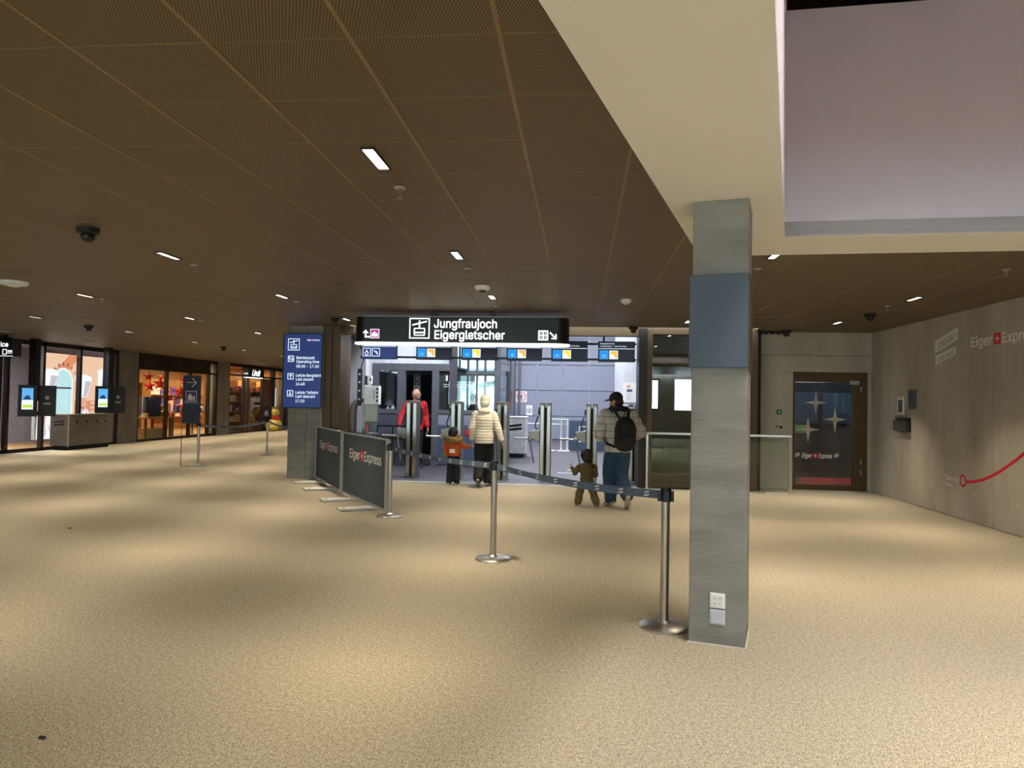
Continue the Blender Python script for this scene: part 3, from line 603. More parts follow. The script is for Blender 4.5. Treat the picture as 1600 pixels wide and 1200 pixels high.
for k, (x, y) in enumerate(((-7.17,8.39),(-1.22,8.66),(.58,9.75))):
    t = thing('smoke_detector', ['large white round detector at the left edge of the ceiling','white round smoke detector between two lights above the hanging sign','small white detector on the ceiling left of the column'][k], 'detector', (x,y,CZ))
    r = (.16,.10,.07)[k]; m = MB(); m.lathe((x,y,CZ), [(r*.55,-.055),(r*.9,-.045),(r,-.025),(r,.0)], 24); m.build('housing', 'offwhite', t, smooth=40); m = MB(); m.lathe((x,y,CZ-.055), [(0,-.03 if k == 1 else -.006),(r*.35,-.012),(r*.45,0)], 16); m.build('sensor', 'black' if k == 1 else 'offwhite', t, smooth=60)
for k, (x, y) in enumerate(((-4.2,5.69),(-4.29,12.14),(-10.1,13.8),(4.26,11.1),(-10.09,19.36),(.93,13.2),(3.75,13.6))):
    t = thing('security_camera', 'black ceiling camera '+['on the near left ceiling, largest of them','just left of the hanging sign','on the ceiling in front of the backlit mural','on the ceiling beside the right concrete wall','on the ceiling in front of the far shop','by the dark gate post at the top of the gate opening','above the recess of the star door'][k], 'camera', (x,y,CZ))
    m = MB(); m.lathe((x,y,CZ), [(.06,-.05),(.085,-.04),(.09,-.005),(.09,0)], 20); m.build('mount', 'blackm', t, smooth=40); m = MB(); m.ell((x,y,CZ-.07), (.055,.055,.05)); m.build('dome', 'black', t, smooth=180)
m = MB()
for a in range(6): m.ell((3.35+a*.07+random.uniform(-.02,.02),13.75,2.93+random.uniform(-.02,.01)), (.035,.03,.022), nu=8, nv=6)
m.tube([(3.28,13.75,2.95),(3.8,13.75,2.945)], .012, 6); tag(m.build('cable_bundle', 'blackm', smooth=60, loc=(3.5,13.75,2.95)), 'black clump of cables under the ceiling above the concrete recess', 'cables')
# ------------------------------------------------------------------ big hanging direction sign
SX0, SX1, SYC, SR, Z0, Z1 = -3.61, -.20, 11.2, .19, 2.455, 2.86
def stadium(x0, x1, yc, r, n=10):
    return [(x0+r-r*math.sin(PI*i/n), yc+r*math.cos(PI*i/n)) for i in range(n+1)]+[(x1-r+r*math.sin(PI*i/n), yc-r*math.cos(PI*i/n)) for i in range(n+1)]
t = thing('hanging_sign', 'long black rounded direction sign hanging in front of the gates', 'sign', (-1.9,SYC,Z0))
m = MB(); m.prism(stadium(SX0,SX1,SYC,SR), (0,0,Z0), X, Y, (0,0,Z1-Z0)); m.build('sign_box', 'sign_body', t, smooth=30)
m = MB(); m.prism(stadium(SX0-.004,SX1+.004,SYC,SR+.004), (0,0,Z1), X, Y, (0,0,.008)); m.build('top_rim', 'alu', t, smooth=30)
m = MB(); m.prism(stadium(SX0-.012,SX1+.012,SYC,SR+.012), (0,0,Z0-.022), X, Y, (0,0,.024)); m.build('light_strip', 'litw', t, smooth=30)
SY = SYC-SR-.001; m = MB(); O = (0,SY,0)
text(m, 'Jungfraujoch', (-2.305,SY,2.69), X, Z, cap=.132, width=.985, bold=.022); text(m, 'Eigergletscher', (-2.295,SY,2.515), X, Z, cap=.132, width=1.10, bold=.022); m.build('lettering', 'sign_white', t); m = MB()
def gondola(m, o, s, k=0):
    """cable car pictogram, s = side"""
    outline(m, o, X, Z, 0, 0, s, s, s*.055, k); poly(m, [(s*.14,s*.62),(s*.86,s*.80),(s*.86,s*.87),(s*.14,s*.69)], o, X, Z, k); rect(m, o, X, Z, s*.46, s*.5, s*.53, s*.88, k)
    rect(m, o, X, Z, s*.24, s*.14, s*.76, s*.19, k); rect(m, o, X, Z, s*.22, s*.19, s*.28, s*.48, k); rect(m, o, X, Z, s*.72, s*.19, s*.78, s*.48, k); rect(m, o, X, Z, s*.24, s*.47, s*.76, s*.52, k); rect(m, o, X, Z, s*.28, s*.26, s*.72, s*.33, k)
gondola(m, (-2.70,SY,2.515), .325); m.build('cable_car_pictogram', 'sign_white', t); m = MB()
def arrow(m, o, u, v, L, w, k=0):
    """arrow along u from o"""
    rect(m, o, u, v, 0, -w/2, L*.95, w/2, k); poly(m, [(L,0),(L*.62,L*.36),(L*.50,L*.30),(L*.80,0),(L*.50,-L*.30),(L*.62,-L*.36)], o, u, v, k)
arrow(m, (-3.40,SY,2.525), Z, -X, .125, .024); rect(m, (-3.413,SY,2.525), X, Z, 0, 0, .085, .024)
rect(m, (-3.325,SY,2.515), X, Z, 0, 0, .145, .145, 0); rect(m, (-3.317,SY-.002,2.523), X, Z, 0, 0, .129, .129, 1)
poly(m, [(.02,.02),(.11,.02),(.115,.06),(.09,.075),(.06,.1),(.035,.075),(.015,.06)], (-3.317,SY-.004,2.523), X, Z, 0)
m.build('left_symbol', ['sign_white','sign_mag','sign_body'], t); m = MB(); o = (-.675,SY,2.505); rect(m, o, X, Z, 0, 0, .155, .155, 0)
for a, b, c in ((.045,.11,(.7,.7)),(.11,.11,(-.7,.7)),(.045,.045,(.7,-.7)),(.11,.045,(-.7,-.7))):
    q = Vector((-.675+a,SY-.002,2.505+b)); rect(m, q, X, Z, -.022, -.022, .022, .022, 2); rect(m, q, X, Z, -.008, -.008, .008, .008, 0, .004)
D1 = Vector((.7071,0,-.7071)); D2 = Vector((.7071,0,.7071)); arrow(m, (-.495,SY,2.63), D1, D2, .15, .024)
m.build('right_symbol', ['sign_white','sign_mag','sign_body'], t)
for x, rr in ((-2.33,.075),(-1.40,0)):
    m = MB(); m.box((x-.035,SYC-.03,Z1),(x+.035,SYC+.03,CZ)); 
    if rr: m.lathe((x,SYC-.04,2.895), [(rr,0),(rr,.02)], 18, 0, (0,-1,0))
    m.build('hanger', 'black', t)
# ------------------------------------------------------------------ row of gate monitors
MY = 13.86
rl = thing('monitor_rail', 'black twin rail carrying the row of gate monitors', 'rail', (-1.7,MY+.1,2.5))
for z in (2.40,2.70): MB().box((-4.4,MY+.07,z-.02),(1.04,MY+.11,z+.02)).build('rail', 'black', rl)
for x in (-4.1,-1.9,.42): MB().box((x-.02,MY+.07,2.7),(x+.02,MY+.11,2.9)).build('drop_rod', 'black', rl)
for k, (a, b) in enumerate(((-4.36,-3.64),(-3.25,-2.54),(-2.35,-1.64),(-1.46,-.77),(-.59,.11),(.31,1.01))):
    t = thing('gate_monitor', ['gate monitor with wheelchair and dog symbols, first from the left','second gate monitor from the left, above the booth door','third gate monitor from the left, above the woman in white','fourth gate monitor, right of the middle of the row','fifth gate monitor, its top left behind the sign end','sixth gate monitor, beside the dark gate post'][k], 'monitor', ((a+b)/2,MY,2.355))
    MB().box((a,MY,2.352),(b,MY+.07,2.748)).build('case', 'black', t, bevel=.006)
    m = MB(); m.box((a+.012,MY-.002,2.365),(b-.012,MY+.001,2.735)); m.build('screen', 'scr_navy' if k == 0 else 'scr_dark', t)
    m = MB(); yy = MY-.003
    text(m, 'Eigergletscher', (a+.04,yy,2.69), X, Z, cap=.026, width=.27); text(m, 'Jungfraujoch - Top of Europe', (a+.04,yy,2.64), X, Z, cap=.026, width=.5)
    rect(m, (a,yy,0), X, Z, .012, 2.60, b-a-.012, 2.61, 0); q = .165
    for j in range(2):
        o = (a+.03+j*(q+.02),yy,2.405)
        if k == 0:
            outline(m, o, X, Z, 0, 0, q, q, .012, 0)
            if j == 0: m.lathe((o[0]+.08,yy,o[2]+.06), [(.04,0),(.04,.001)], 14, 0, (0,-1,0)); m.lathe((o[0]+.08,yy-.002,o[2]+.06), [(.024,0),(.024,.001)], 14, 4, (0,-1,0)); rect(m, o, X, Z, .07, .06, .09, .13, 0); rect(m, o, X, Z, .07, .085, .11, .1, 0)
            else: poly(m, [(.03,.12),(.06,.09),(.12,.03),(.13,.06),(.1,.08),(.11,.11),(.07,.1),(.05,.13)], o, X, Z, 0)
        elif j == 0:
            rect(m, o, X, Z, 0, 0, q, q, 1); outline(m, (o[0],yy-.002,o[2]), X, Z, 0, 0, q, q, .006, 3); poly(m, [(.05,.03),(.12,.03),(.12,.07),(.085,.1),(.05,.07)], (o[0],yy-.002,o[2]), X, Z, 3)
        else:
            rect(m, o, X, Z, 0, 0, q, q, 0); rect(m, (o[0],yy-.002,o[2]), X, Z, .02, .02, q-.012, q-.012, 2); poly(m, [(.02,.02),(.11,.02),(.1,.06),(.06,.1),(.02,.1)], (o[0],yy-.004,o[2]), X, Z, 0)
    m.build('screen_print', ['scr_white','scr_blue','scr_orange' if k % 2 else 'scr_yellow','scr_sky','scr_navy'], t)
# ------------------------------------------------------------------ turnstiles
TY = 14.2
def turnstile():
    t = thing('turnstile', 'x', 'turnstile', (0,0,0), 0, 'turnstiles in the gate opening')
    for sgn, nm in ((-1,'left_column'),(1,'right_column')):
        m = MB(); x = sgn*.064; m.box((x-.046,-.16,0),(x+.046,.16,1.52)); m.box((x-.05,-.165,1.52),(x+.05,.165,1.545)); m.build('column', 'dsteel', t, bevel=.012, local=True)
        m = MB(); m.box((x-.028,-.166,.1),(x+.028,-.160,1.48)); m.build('cover', 'steel', t, local=True)
    m = MB(); m.box((-.12,-.18,0),(.12,.18,.02)); m.build('base_plate', 'dsteel', t, local=True)
    m = MB(); m.box((-.017,-.1,.05),(.017,.1,1.45)); m.build('inner_core', 'blackm', t, local=True)
    m = MB(); m.prism([(-.32,.98),(-.11,1.0),(-.11,.76),(-.17,.78),(-.31,.88)], (0,-.1,0), X, Z, (0,.2,0)); m.build('arm_housing', 'dsteel', t, bevel=.01, local=True)
    m = MB(); m.lathe((-.30,0,.84), [(.05,-.05),(.055,0),(.04,.05)], 14, 0, (-.7,0,-.7)); m.build('hub', 'steel', t, smooth=40, local=True)
    for e in ((-.62,-.05,.84),(-.22,-.10,.36)):
        m = MB(); m.tube([(-.32,0,.83),e], .017, 10); m.build('arm', 'steel', t, smooth=40, local=True)
    m = MB(); m.lathe((-.115,-.05,1.38), [(.075,0),(.075,.03)], 18, 0, (-1,0,0)); m.build('card_reader', 'black', t, smooth=40, local=True)
    m = MB(); m.tube([(-.15,-.05,1.28),(-.21,-.06,1.1),(-.18,-.06,1.02),(-.15,-.05,1.03)], .012, 8); m.build('reader_loop', 'black', t, smooth=40, local=True)
    return t
tp = turnstile()
for k, px in enumerate((-3.36,-2.46,-1.54,-.69,.215,1.03)):
    o = tp if k == 0 else copy_tree(tp)
    o.location = (px,TY,0); o['label'] = ['steel turnstile post in front of the staff man in red','steel turnstile post behind the child in orange','steel turnstile post to the right of the woman in white','steel turnstile post in the middle of the open gates','steel turnstile post just left of the man with the backpack','steel turnstile post behind the man, next to the gate post'][k]
t = thing('wide_gate', 'grey wide entrance gate with curved top beside the left gate post', 'gate', (-4.42,14.2,0))
m = MB(); A = [(0,0),(0,1.3),(.03,1.44),(.12,1.54),(.34,1.58),(.34,1.50),(.18,1.47),(.12,1.42),(.1,1.3),(.1,0)]; m.prism(A, (-4.66,14.1,0), X, Z, (0,.2,0)); m.build('curved_frame', 'dsteel', t, bevel=.01)
m = MB(); m.box((-4.36,14.05,0),(-4.25,14.3,1.56)); m.build('column', 'dsteel', t, bevel=.01)
m = MB(); m.box((-4.345,14.045,.9),(-4.265,14.05,1.05)); m.build('red_lamp', em('red lamp',(220,70,50),.8), t)
m = MB(); m.tube([(-4.25,14.15,.86),(-4.06,14.15,.86)], .02, 10); m.tube([(-4.56,14.2,.86),(-4.36,14.2,.86)], .02, 10); m.build('arm', 'steel', t, smooth=40)
t = thing('control_cabinet', 'light grey control cabinet mounted left of the gates under the first monitor', 'cabinet', (-4.08,13.98,1.5)); MB().box((-4.30,13.9,1.45),(-3.99,14.04,1.82)).build('case', 'offwhite', t, bevel=.008); m = MB()
for z in (1.5,1.58,1.66,1.73): m.box((-4.05,13.896,z),(-4.015,13.9,z+.05))
m.box((-4.1,13.897,1.55),(-4.09,13.9,1.74)); m.build('slots', 'black', t); MB().box((-4.28,13.92,1.1),(-4.02,14.04,1.45)).build('lower_box', 'dsteel', t, bevel=.01); MB().box((-4.33,13.92,0),(-4.27,14.03,1.2)).build('stand', 'dsteel', t)
t = thing('wall_reader', 'small white wall device with black button above the control cabinet', 'reader', (-4.2,13.99,1.9)); MB().box((-4.26,13.97,1.86),(-4.17,14.05,2.02)).build('case', 'offwhite', t, bevel=.006); MB().box((-4.31,13.97,1.84),(-4.262,14.05,2.02)).build('black_side', 'black', t); MB().box((-4.205,13.965,1.92),(-4.175,13.97,1.97)).build('button', 'black', t)
t = thing('power_strip', 'black power strip hanging on its cable beside the gate post', 'power strip', (-4.42,13.98,1.6)); MB().box((-4.46,13.96,1.42),(-4.37,14.0,2.16)).build('body', 'black', t, bevel=.006); m = MB()
for z in (1.55,1.72,1.89,2.05): m.lathe((-4.415,13.959,z), [(.022,0),(.02,.002)], 12, 0, (0,-1,0))
m.build('socket', 'offwhite', t); m = MB(); m.tube([(-4.40,13.98,2.16),(-4.34,13.97,2.35),(-4.38,13.99,2.5),(-4.42,14.0,2.62),(-4.5,13.98,2.74),(-4.62,13.98,2.78)], .011, 8); m.build('cable', 'black', t, smooth=60)
struct('pillar', MB().box((-5.3,14.9,0),(-4.58,15.2,5.2)), 'concl')
# ------------------------------------------------------------------ staff booth
t = thing('staff_booth', 'grey steel and glass staff booth with open dark doorway behind the gates', 'booth', (-3.4,17.5,0)); BY = 16.7
fm = MB()
for x0, x1, z1 in ((-4.98,-4.82,2.37),(-4.36,-4.16,2.37),(-3.52,-3.36,2.37),(-2.02,-1.9,3.0)): fm.box((x0,BY,0),(x1,BY+.12,z1))
fm.box((-4.98,BY-.004,2.25),(-3.1,BY+.116,2.375)); fm.box((-4.82,BY,1.22),(-4.36,BY+.12,1.33)); fm.box((-3.36,BY,1.24),(-2.02,BY+.12,1.33)); fm.box((-3.10,BY,2.92),(-1.9,BY+.12,3.0))
for x in (-4.98,-2.02): fm.box((x,BY+2.6,0),(x+.1,BY+2.7,2.37))
fm.box((-4.98,BY+2.596,2.25),(-1.9,BY+2.7,2.375)); fm.build('frame', 'hallframe', t, bevel=.006)
MB().box((-3.10,BY-.002,1.33),(-2.93,BY+.1,3.0)).build('corner_column', plain('booth column', (82,78,90), .6), t); MB().box((-2.47,BY+.02,1.33),(-2.44,BY+.1,2.92)).build('mullion', 'hallframe', t)
MB().box((-4.82,BY+.02,0),(-4.36,BY+.1,1.22)).build('lower_panel', plain('booth grey', (84,90,102), .5), t); MB().box((-3.36,BY+.02,.98),(-2.02,BY+.1,1.24)).build('sill_panel', 'hallgrey', t); MB().box((-3.36,BY+.02,.05),(-2.02,BY+.1,.98)).build('lower_panel', 'hallslate', t)
for a, b, z1 in ((-4.82,-4.36,2.25),(-3.36,-3.1,2.25),(-2.93,-2.47,2.92),(-2.44,-2.02,2.92)): MB().box((a,BY+.05,1.33),(b,BY+.06,z1)).build('pane', 'glass', t)
MB().box((-1.98,BY+.12,1.33),(-1.97,BY+2.6,2.92)).build('pane', 'glass', t); MB().box((-1.99,BY+.12,.05),(-1.92,BY+2.6,1.33)).build('side_panel', 'hallslate', t); MB().box((-3.3,BY+2.64,1.1),(-2.02,BY+2.65,2.25)).build('pane', 'glass', t); MB().box((-3.3,BY+2.62,0),(-2.02,BY+2.68,1.1)).build('rear_panel', 'hallslate', t)
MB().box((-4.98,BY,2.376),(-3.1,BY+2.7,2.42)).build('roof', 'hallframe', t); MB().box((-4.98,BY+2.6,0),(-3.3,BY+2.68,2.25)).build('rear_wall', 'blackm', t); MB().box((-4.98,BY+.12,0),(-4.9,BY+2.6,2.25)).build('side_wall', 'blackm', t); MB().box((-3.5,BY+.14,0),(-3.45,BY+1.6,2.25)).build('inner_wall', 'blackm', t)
MB().box((-2.70,BY+.012,.74),(-2.57,BY+.02,.87)).build('red_emblem', 'red', t); MB().box((-3.16,BY-.06,.86),(-2.98,BY+.02,.98)).build('slot_box', 'hallframe', t, bevel=.004)
m = MB()
for k in range(3): rect(m, (-3.2+k*.09,BY+.046,2.02), X, Z, 0, 0, .05, .13)
for z in (1.93,1.88): rect(m, (-3.25,BY+.046,z), X, Z, 0, 0, .8, .012)
m.build('window_print', 'ink', t)
m = MB(); m.box((-4.04,BY+.3,1.55),(-3.86,BY+.34,2.18)); m.build('symbol_board', plain('board dark', (60,66,64), .6), t)
m = MB()
for j in range(4): outline(m, (-4.02,BY+.298,1.60+j*.145), X, Z, 0, 0, .13, .13, .008); poly(m, [(.04,.03),(.09,.03),(.1,.1),(.06,.08)], (-4.02,BY+.298,1.60+j*.145), X, Z)
m.build('symbols', plain('symbol grey', (150,156,150), .6), t)
m = MB(); m.tube([(-3.55,BY-.02,1.18),(-3.55,BY-.08,1.18),(-3.62,BY-.08,1.18)], .014, 8); m.build('door_handle', 'steel', t, smooth=40)
for k, (x, h) in enumerate(((-4.62,.13),(-4.50,.16))):
    m = MB(); m.lathe((x,BY+.18,1.27), [(.05,0),(.05,h*.65),(.02,h*.8),(.02,h)], 14); o = m.build(['cup','bottle'][k], 'offwhite', smooth=40, loc=(x,BY+.18,1.27)); tag(o, ['white cup on the sill inside the left booth window','small white bottle on the sill inside the left booth window'][k], ['cup','bottle'][k])
m = MB().box((-4.82,BY+.12,1.22),(-4.36,BY+.3,1.265)); m.build('inner_sill', 'hallframe', t)
for k, (x, c) in enumerate(((-4.73,(120,130,140)),(-4.46,(92,50,52)))):
    m = MB(); n = 14; m.tube([(x,BY+.7,2.25),(x,BY+.7,2.1),(x+.02,BY+.72,1.75),(x,BY+.7,1.4)], [.03,.10,.115,.125], 12); o = m.build('hanging_coat', plain('coat %d' % k, c, .85), smooth=60, loc=(x,BY+.7,1.4)); tag(o, ['pale grey coat hanging inside the left booth window','dark red coat hanging inside the left booth window'][k], 'coat')
m = MB(); m.tube([(-4.9,BY+.7,2.26),(-4.3,BY+.7,2.26)], .012, 8); m.build('coat_rail', 'steel', t)
lb = thing('booth_table', 'black metal table frame in front of the booth', 'table', (-4.3,15.6,0)); m = MB()
for x in (-4.5,-4.15,-3.7): m.tube([(x,15.6,0),(x,15.6,.98)], .018, 8)
m.tube([(-4.5,15.6,.97),(-3.7,15.6,.97)], .02, 8); m.tube([(-4.5,15.6,.7),(-3.7,15.6,.7)], .03, 8); m.build('frame', 'black', lb)
def eiger(m, o, u, v, cap, width, ink=0, red=1, shear=0.0):
    """word, red square with cross, word"""
    u, v = Vector(u).normalized(), Vector(v).normalized(); o = Vector(o)
    w1 = width*.345; sq = cap*1.12; gap = width*.025; w2 = width-w1-sq-2*gap
    text(m, 'Eiger', o, u, v, cap=cap, width=w1, m=ink, bold=.022, shear=shear); q = o+u*(w1+gap)-v*cap*.06
    n = u.cross(v).normalized(); rect(m, q, u, v, 0, 0, sq, sq, red); q2 = q+n*.0022
    rect(m, q2, u, v, sq*.44, sq*.2, sq*.56, sq*.8, ink); rect(m, q2, u, v, sq*.2, sq*.44, sq*.8, sq*.56, ink)
    text(m, 'Express', o+u*(w1+sq+2*gap), u, v, cap=cap, width=w2, m=ink, bold=.022, shear=shear)
# ------------------------------------------------------------------ stanchions and belts
def stanchion(name, label, x, y, h=.96, r=.031, group=None, rb=.175):
    t = thing(name, label, 'stanchion', (x,y,0), 0, group)
    m = MB(); m.lathe((x,y,0), [(rb,0),(rb,.012),(rb-.02,.026),(.05,.036),(.034,.05),(0,.05)], 40); m.build('base', 'steelh', t, smooth=35)
    m = MB(); m.lathe((x,y,.03), [(r,0),(r,h-.03)], 24); m.build('post', 'steel', t, smooth=40)
    m = MB(); m.lathe((x,y,h-.085), [(r+.008,0),(r+.008,.08),(r+.002,.092),(0,.093)], 24)
    for a in (0,PI/2,PI,-PI/2): m.obox((x+(r+.012)*math.cos(a),y+(r+.012)*math.sin(a),h-.05), (.012*math.cos(a),.012*math.sin(a),0), (-.017*math.sin(a),.017*math.cos(a),0), (0,0,.036))
    m.build('belt_head', 'black', t, smooth=40); return t
def belt(parent, a, b, sag=.05, w=.06, marks=True, n=20, twist=0.0, name='belt'):
    a, b = Vector(a), Vector(b); d = Vector((b.x-a.x, b.y-a.y, 0)).normalized(); s = Vector((-d.y, d.x, 0))
    if s.y > 0: s = -s                                       # s points to the camera side
    P = lambda k: a.lerp(b, k)-Z*sag*4*k*(1-k)
    def upv(k):
        th = twist*math.sin(PI*min(1, k*2.2))**2 if k < .45 else 0
        return (Z*math.cos(th)+s*math.sin(th)).normalized()
    m = MB(); vs = []; fs = []
    for i in range(n+1):
        k = i/n; p = P(k); u = upv(k); q = s*.0012
        vs += [p-u*w/2-q, p+u*w/2-q, p+u*w/2+q, p-u*w/2+q]
    for i in range(n):
        o = i*4
        for j in range(4): fs.append((o+j, o+(j+1) % 4, o+4+(j+1) % 4, o+4+j))
    fs += [(0,3,2,1), (4*n,4*n+1,4*n+2,4*n+3)]; m.add(vs, fs); m.build(name, 'belt', parent, smooth=60)
    if marks:
        m = MB(); L = (b-a).length; c = int(L/.27); right = d if d.x > 0 else -d
        for i in range(c):
            k = (i+.5)/c; p = P(k)+s*.003; u = upv(k); tl = (P(min(1,k+.01))-P(max(0,k-.01))).normalized(); tl = tl if tl.dot(right) > 0 else -tl
            for zz in (-.011,.011):
                poly(m, [(-.028,zz-.006-.004),(.022,zz-.006+.004),(.028,zz+.006+.004),(-.022,zz+.006-.004)], p, tl, u, 0, .001)
        m.build(name+'_print', 'ink', parent)
st0 = stanchion('belt_stanchion', 'steel belt post at the near end of the dark barrier panels', -2.51, 9.36)
st1 = stanchion('belt_stanchion', 'steel belt post standing alone in the middle of the carpet', -.84, 7.04)
st2 = stanchion('belt_stanchion', 'steel belt post right beside the near concrete column', .60, 5.12)
belt(st0, (-2.48,9.32,.905), (-.87,7.09,.915), .03); belt(st1, (-.81,7.0,.915), (.57,5.16,.915), .035, twist=.4)
# tall sign stand and small tablet post on the left
t = stanchion('sign_stand', 'navy direction sign with arrow on a steel post, left of the blue screen', -8.40, 15.13, .97); MB().box((-8.76,15.06,.945),(-8.355,15.09,2.005)).build('sign_board', 'navy', t, bevel=.003)
m = MB(); yy = 15.058; rect(m, (-8.68,yy,1.845), X, Z, 0, 0, .24, .014); poly(m, [(.25,.007),(.13,.115),(.13,.09),(.225,.007),(.13,-.076),(.13,-.10)], (-8.68,yy,1.845), X, Z); rect(m, (-8.74,yy,1.40), X, Z, 0, 0, .36, .008); outline(m, (-8.685,yy,1.43), X, Z, 0, 0, .255, .235, .012)
rect(m, (-8.685,yy,1.43), X, Z, .012, .012, .243, .223, 1); poly(m, [(.05,.03),(.15,.03),(.16,.12),(.12,.15),(.10,.19),(.07,.15),(.05,.12)], (-8.685,yy-.002,1.43), X, Z, 0); poly(m, [(.17,.03),(.21,.03),(.21,.12),(.17,.12)], (-8.685,yy-.002,1.43), X, Z, 0)
m.build('sign_print', ['ink', plain('print purple', (92,50,140), .6)], t); m = MB(); m.tube([(-8.755,15.05,.95),(-8.755,15.05,.012),(-8.42,15.0,.012)], .007, 6); m.build('wire_foot', 'black', t)
belt(t, (-8.36,15.2,.905), (-8.42,18.55,.90), .08, marks=False)
t = stanchion('tablet_stand', 'steel post with small black framed notice, in front of the far shop', -8.42, 18.66, .97); MB().box((-8.575,18.60,.97),(-8.295,18.64,1.30)).build('notice_frame', 'black', t, bevel=.006); m = MB(); rect(m, (-8.575,18.598,.97), X, Z, .05, .06, .23, .27, 0); poly(m, [(.09,.1),(.15,.09),(.2,.16),(.15,.24),(.1,.2)], (-8.575,18.595,.97), X, Z, 1); poly(m, [(.17,.1),(.21,.12),(.2,.15)], (-8.575,18.595,.97), X, Z, 2); m.build('notice', [plain('notice purple', (52,44,86), .5),'inkgrey','scr_red'], t)
belt(t, (-8.38,18.62,.92), (-5.6,14.6,1.0), .12, marks=False)
# ------------------------------------------------------------------ dark barrier panels
for k, (a, b) in enumerate((((-5.06,13.42),(-3.885,11.46)), ((-3.82,11.33),(-2.585,9.50)))):
    a, b = Vector((a[0],a[1],0)), Vector((b[0],b[1],0)); d = (b-a).normalized(); L = (b-a).length; n = Vector((d.y,-d.x,0))
    if n.y > 0: n = -n                                        # towards the camera
    t = thing('barrier_panel', ['dark slate barrier panel reaching behind to the left concrete column','dark slate barrier panel nearest the camera, ending at a steel post'][k], 'barrier', (a+b)/2); c = (a+b)/2
    m = MB(); m.obox(c+Z*.53, d*(L/2-.03), n*.012, Z*.47); m.build('board', 'slate', t)
    m = MB(); m.obox(a+d*.02+Z*.52, d*.022, n*.028, Z*.49); m.obox(b-d*.02+Z*.52, d*.022, n*.028, Z*.49); m.obox(c+Z*1.005, d*L/2, n*.02, Z*.012); m.obox(c+Z*.055, d*L/2, n*.02, Z*.012); m.build('edge_frame', 'alu', t, bevel=.003)
    m = MB(); eiger(m, a+d*.42+n*.014+Z*.64, d, Z, .135, 1.55); m.build('lettering', ['ink','red'], t)
    for fr in (.29,.74):
        p = a+d*L*fr; m = MB(); m.obox(p+n*.14+Z*.018, n*.36, d*.12, Z*.016); m.build('foot', 'plate', t, bevel=.006)
        m = MB(); m.lathe(p+n*.43+Z*.0345, [(.035,0),(.0,.001)], 14); m.build('foot_hole', 'black', t)
        m = MB(); m.obox(p+Z*.045, n*.03, d*.03, Z*.02); m.build('clamp', 'alu', t)
# ------------------------------------------------------------------ blue timetable screen on the left column
t = thing('timetable_screen', 'tall blue timetable screen on the left concrete column', 'screen', (-5.37,13.42,1.37)); MB().box((-5.765,13.37,1.36),(-4.985,13.44,2.80)).build('case', 'black', t, bevel=.004); MB().box((-5.735,13.366,1.375),(-4.99,13.371,2.785)).build('screen', 'scr_navy', t)
m = MB(); yy = 13.364; gondola(m, (-5.66,yy,2.47), .23)
eiger(m, (-5.28,yy,2.66), X, Z, .03, .25)
for z, L3 in ((2.03,('Betriebszeit','Operating time','08.00 - 17.20')), (1.69,('Letzte Bergfahrt','Last ascent','16.45')), (1.36,('Letzte Talfahrt','Last descent','17.20'))):
    m.build('screen_icons', ['scr_white','scr_red'], t); m = MB(); outline(m, (-5.655,yy,z+.22), X, Z, 0, 0, .12, .12, .012); k3 = L3[1]
    if 'Op' in k3: arrow(m, (-5.62,yy,z+.245), Z, -X, .075, .012); arrow(m, (-5.57,yy,z+.315), -Z, X, .075, .012)
    elif 'asc' in k3: arrow(m, (-5.595,yy,z+.24), Z, -X, .085, .013)
    else: arrow(m, (-5.595,yy,z+.32), -Z, X, .085, .013)
    for i, s3 in enumerate(L3): text(m, s3, (-5.485,yy,z+.275-(.08,.0,-.095)[i] if False else z+.275-(0,.075,.165)[i]), X, Z, cap=.052, squeeze=.93, bold=.016)
m.build('screen_print', ['scr_white','scr_red'], t)
# ------------------------------------------------------------------ ticket kiosks, counter and overhead sign on the left
for k, (x, y, zb) in enumerate(((-14.08,17.25,.96),(-14.18,20.27,1.0))):
    t = thing('ticket_kiosk', ['black ticket kiosk hung from the ceiling at the left edge','black ticket kiosk hung from the ceiling right of the steel counter'][k], 'kiosk', (x,y,zb))
    MB().box((x-.09,y-.09,zb+.4),(x+.09,y+.09,CZ)).build('pole', 'black', t)
    for nm, cx, cyy, ang in (('screen_unit', x+.02, y-.22, math.radians(38)), ('rear_unit', x+.08, y+.38, math.radians(38))):
        u = Vector((math.cos(ang), math.sin(ang), 0)); n = Vector((math.sin(ang), -math.cos(ang), 0)); c = Vector((cx,cyy,zb+.4))
        b = MB(); b.obox(c, u*.20, n*.17, Z*.40); b = b.build(nm, 'black', t, bevel=.012)
        if nm == 'screen_unit':
            m = MB(); o = c+n*.171; rect(m, o-u*.12-Z*.22, u, Z, 0, 0, .24, .54, 0); rect(m, o+n*.002-u*.12-Z*.22, u, Z, 0, 0, .24, .24, 1); rect(m, o+n*.004-u*.10-Z*.20, u, Z, 0, .02, .2, .1, 2); poly(m, [(.02,.25),(.2,.25),(.15,.36),(.08,.34)], o+n*.004-u*.12-Z*.22, u, Z, 3); m.build('screen', ['scr_sky','scr_white','scr_lime','scr_navy'], b)
        else:
            m = MB(); m.lathe(c+n*.171+Z*.08, [(.05,0),(.05,.012),(.02,.014)], 16, 0, tuple(n)); rect(m, c+n*.171-u*.08-Z*.1, u, Z, 0, 0, .16, .05, 0); m.build('card_slot', 'dsteel', b)
    MB().box((x-.12,y-.3,zb+.02),(x+.1,y+.45,zb+.12)).build('base_bracket', 'blackm', t)
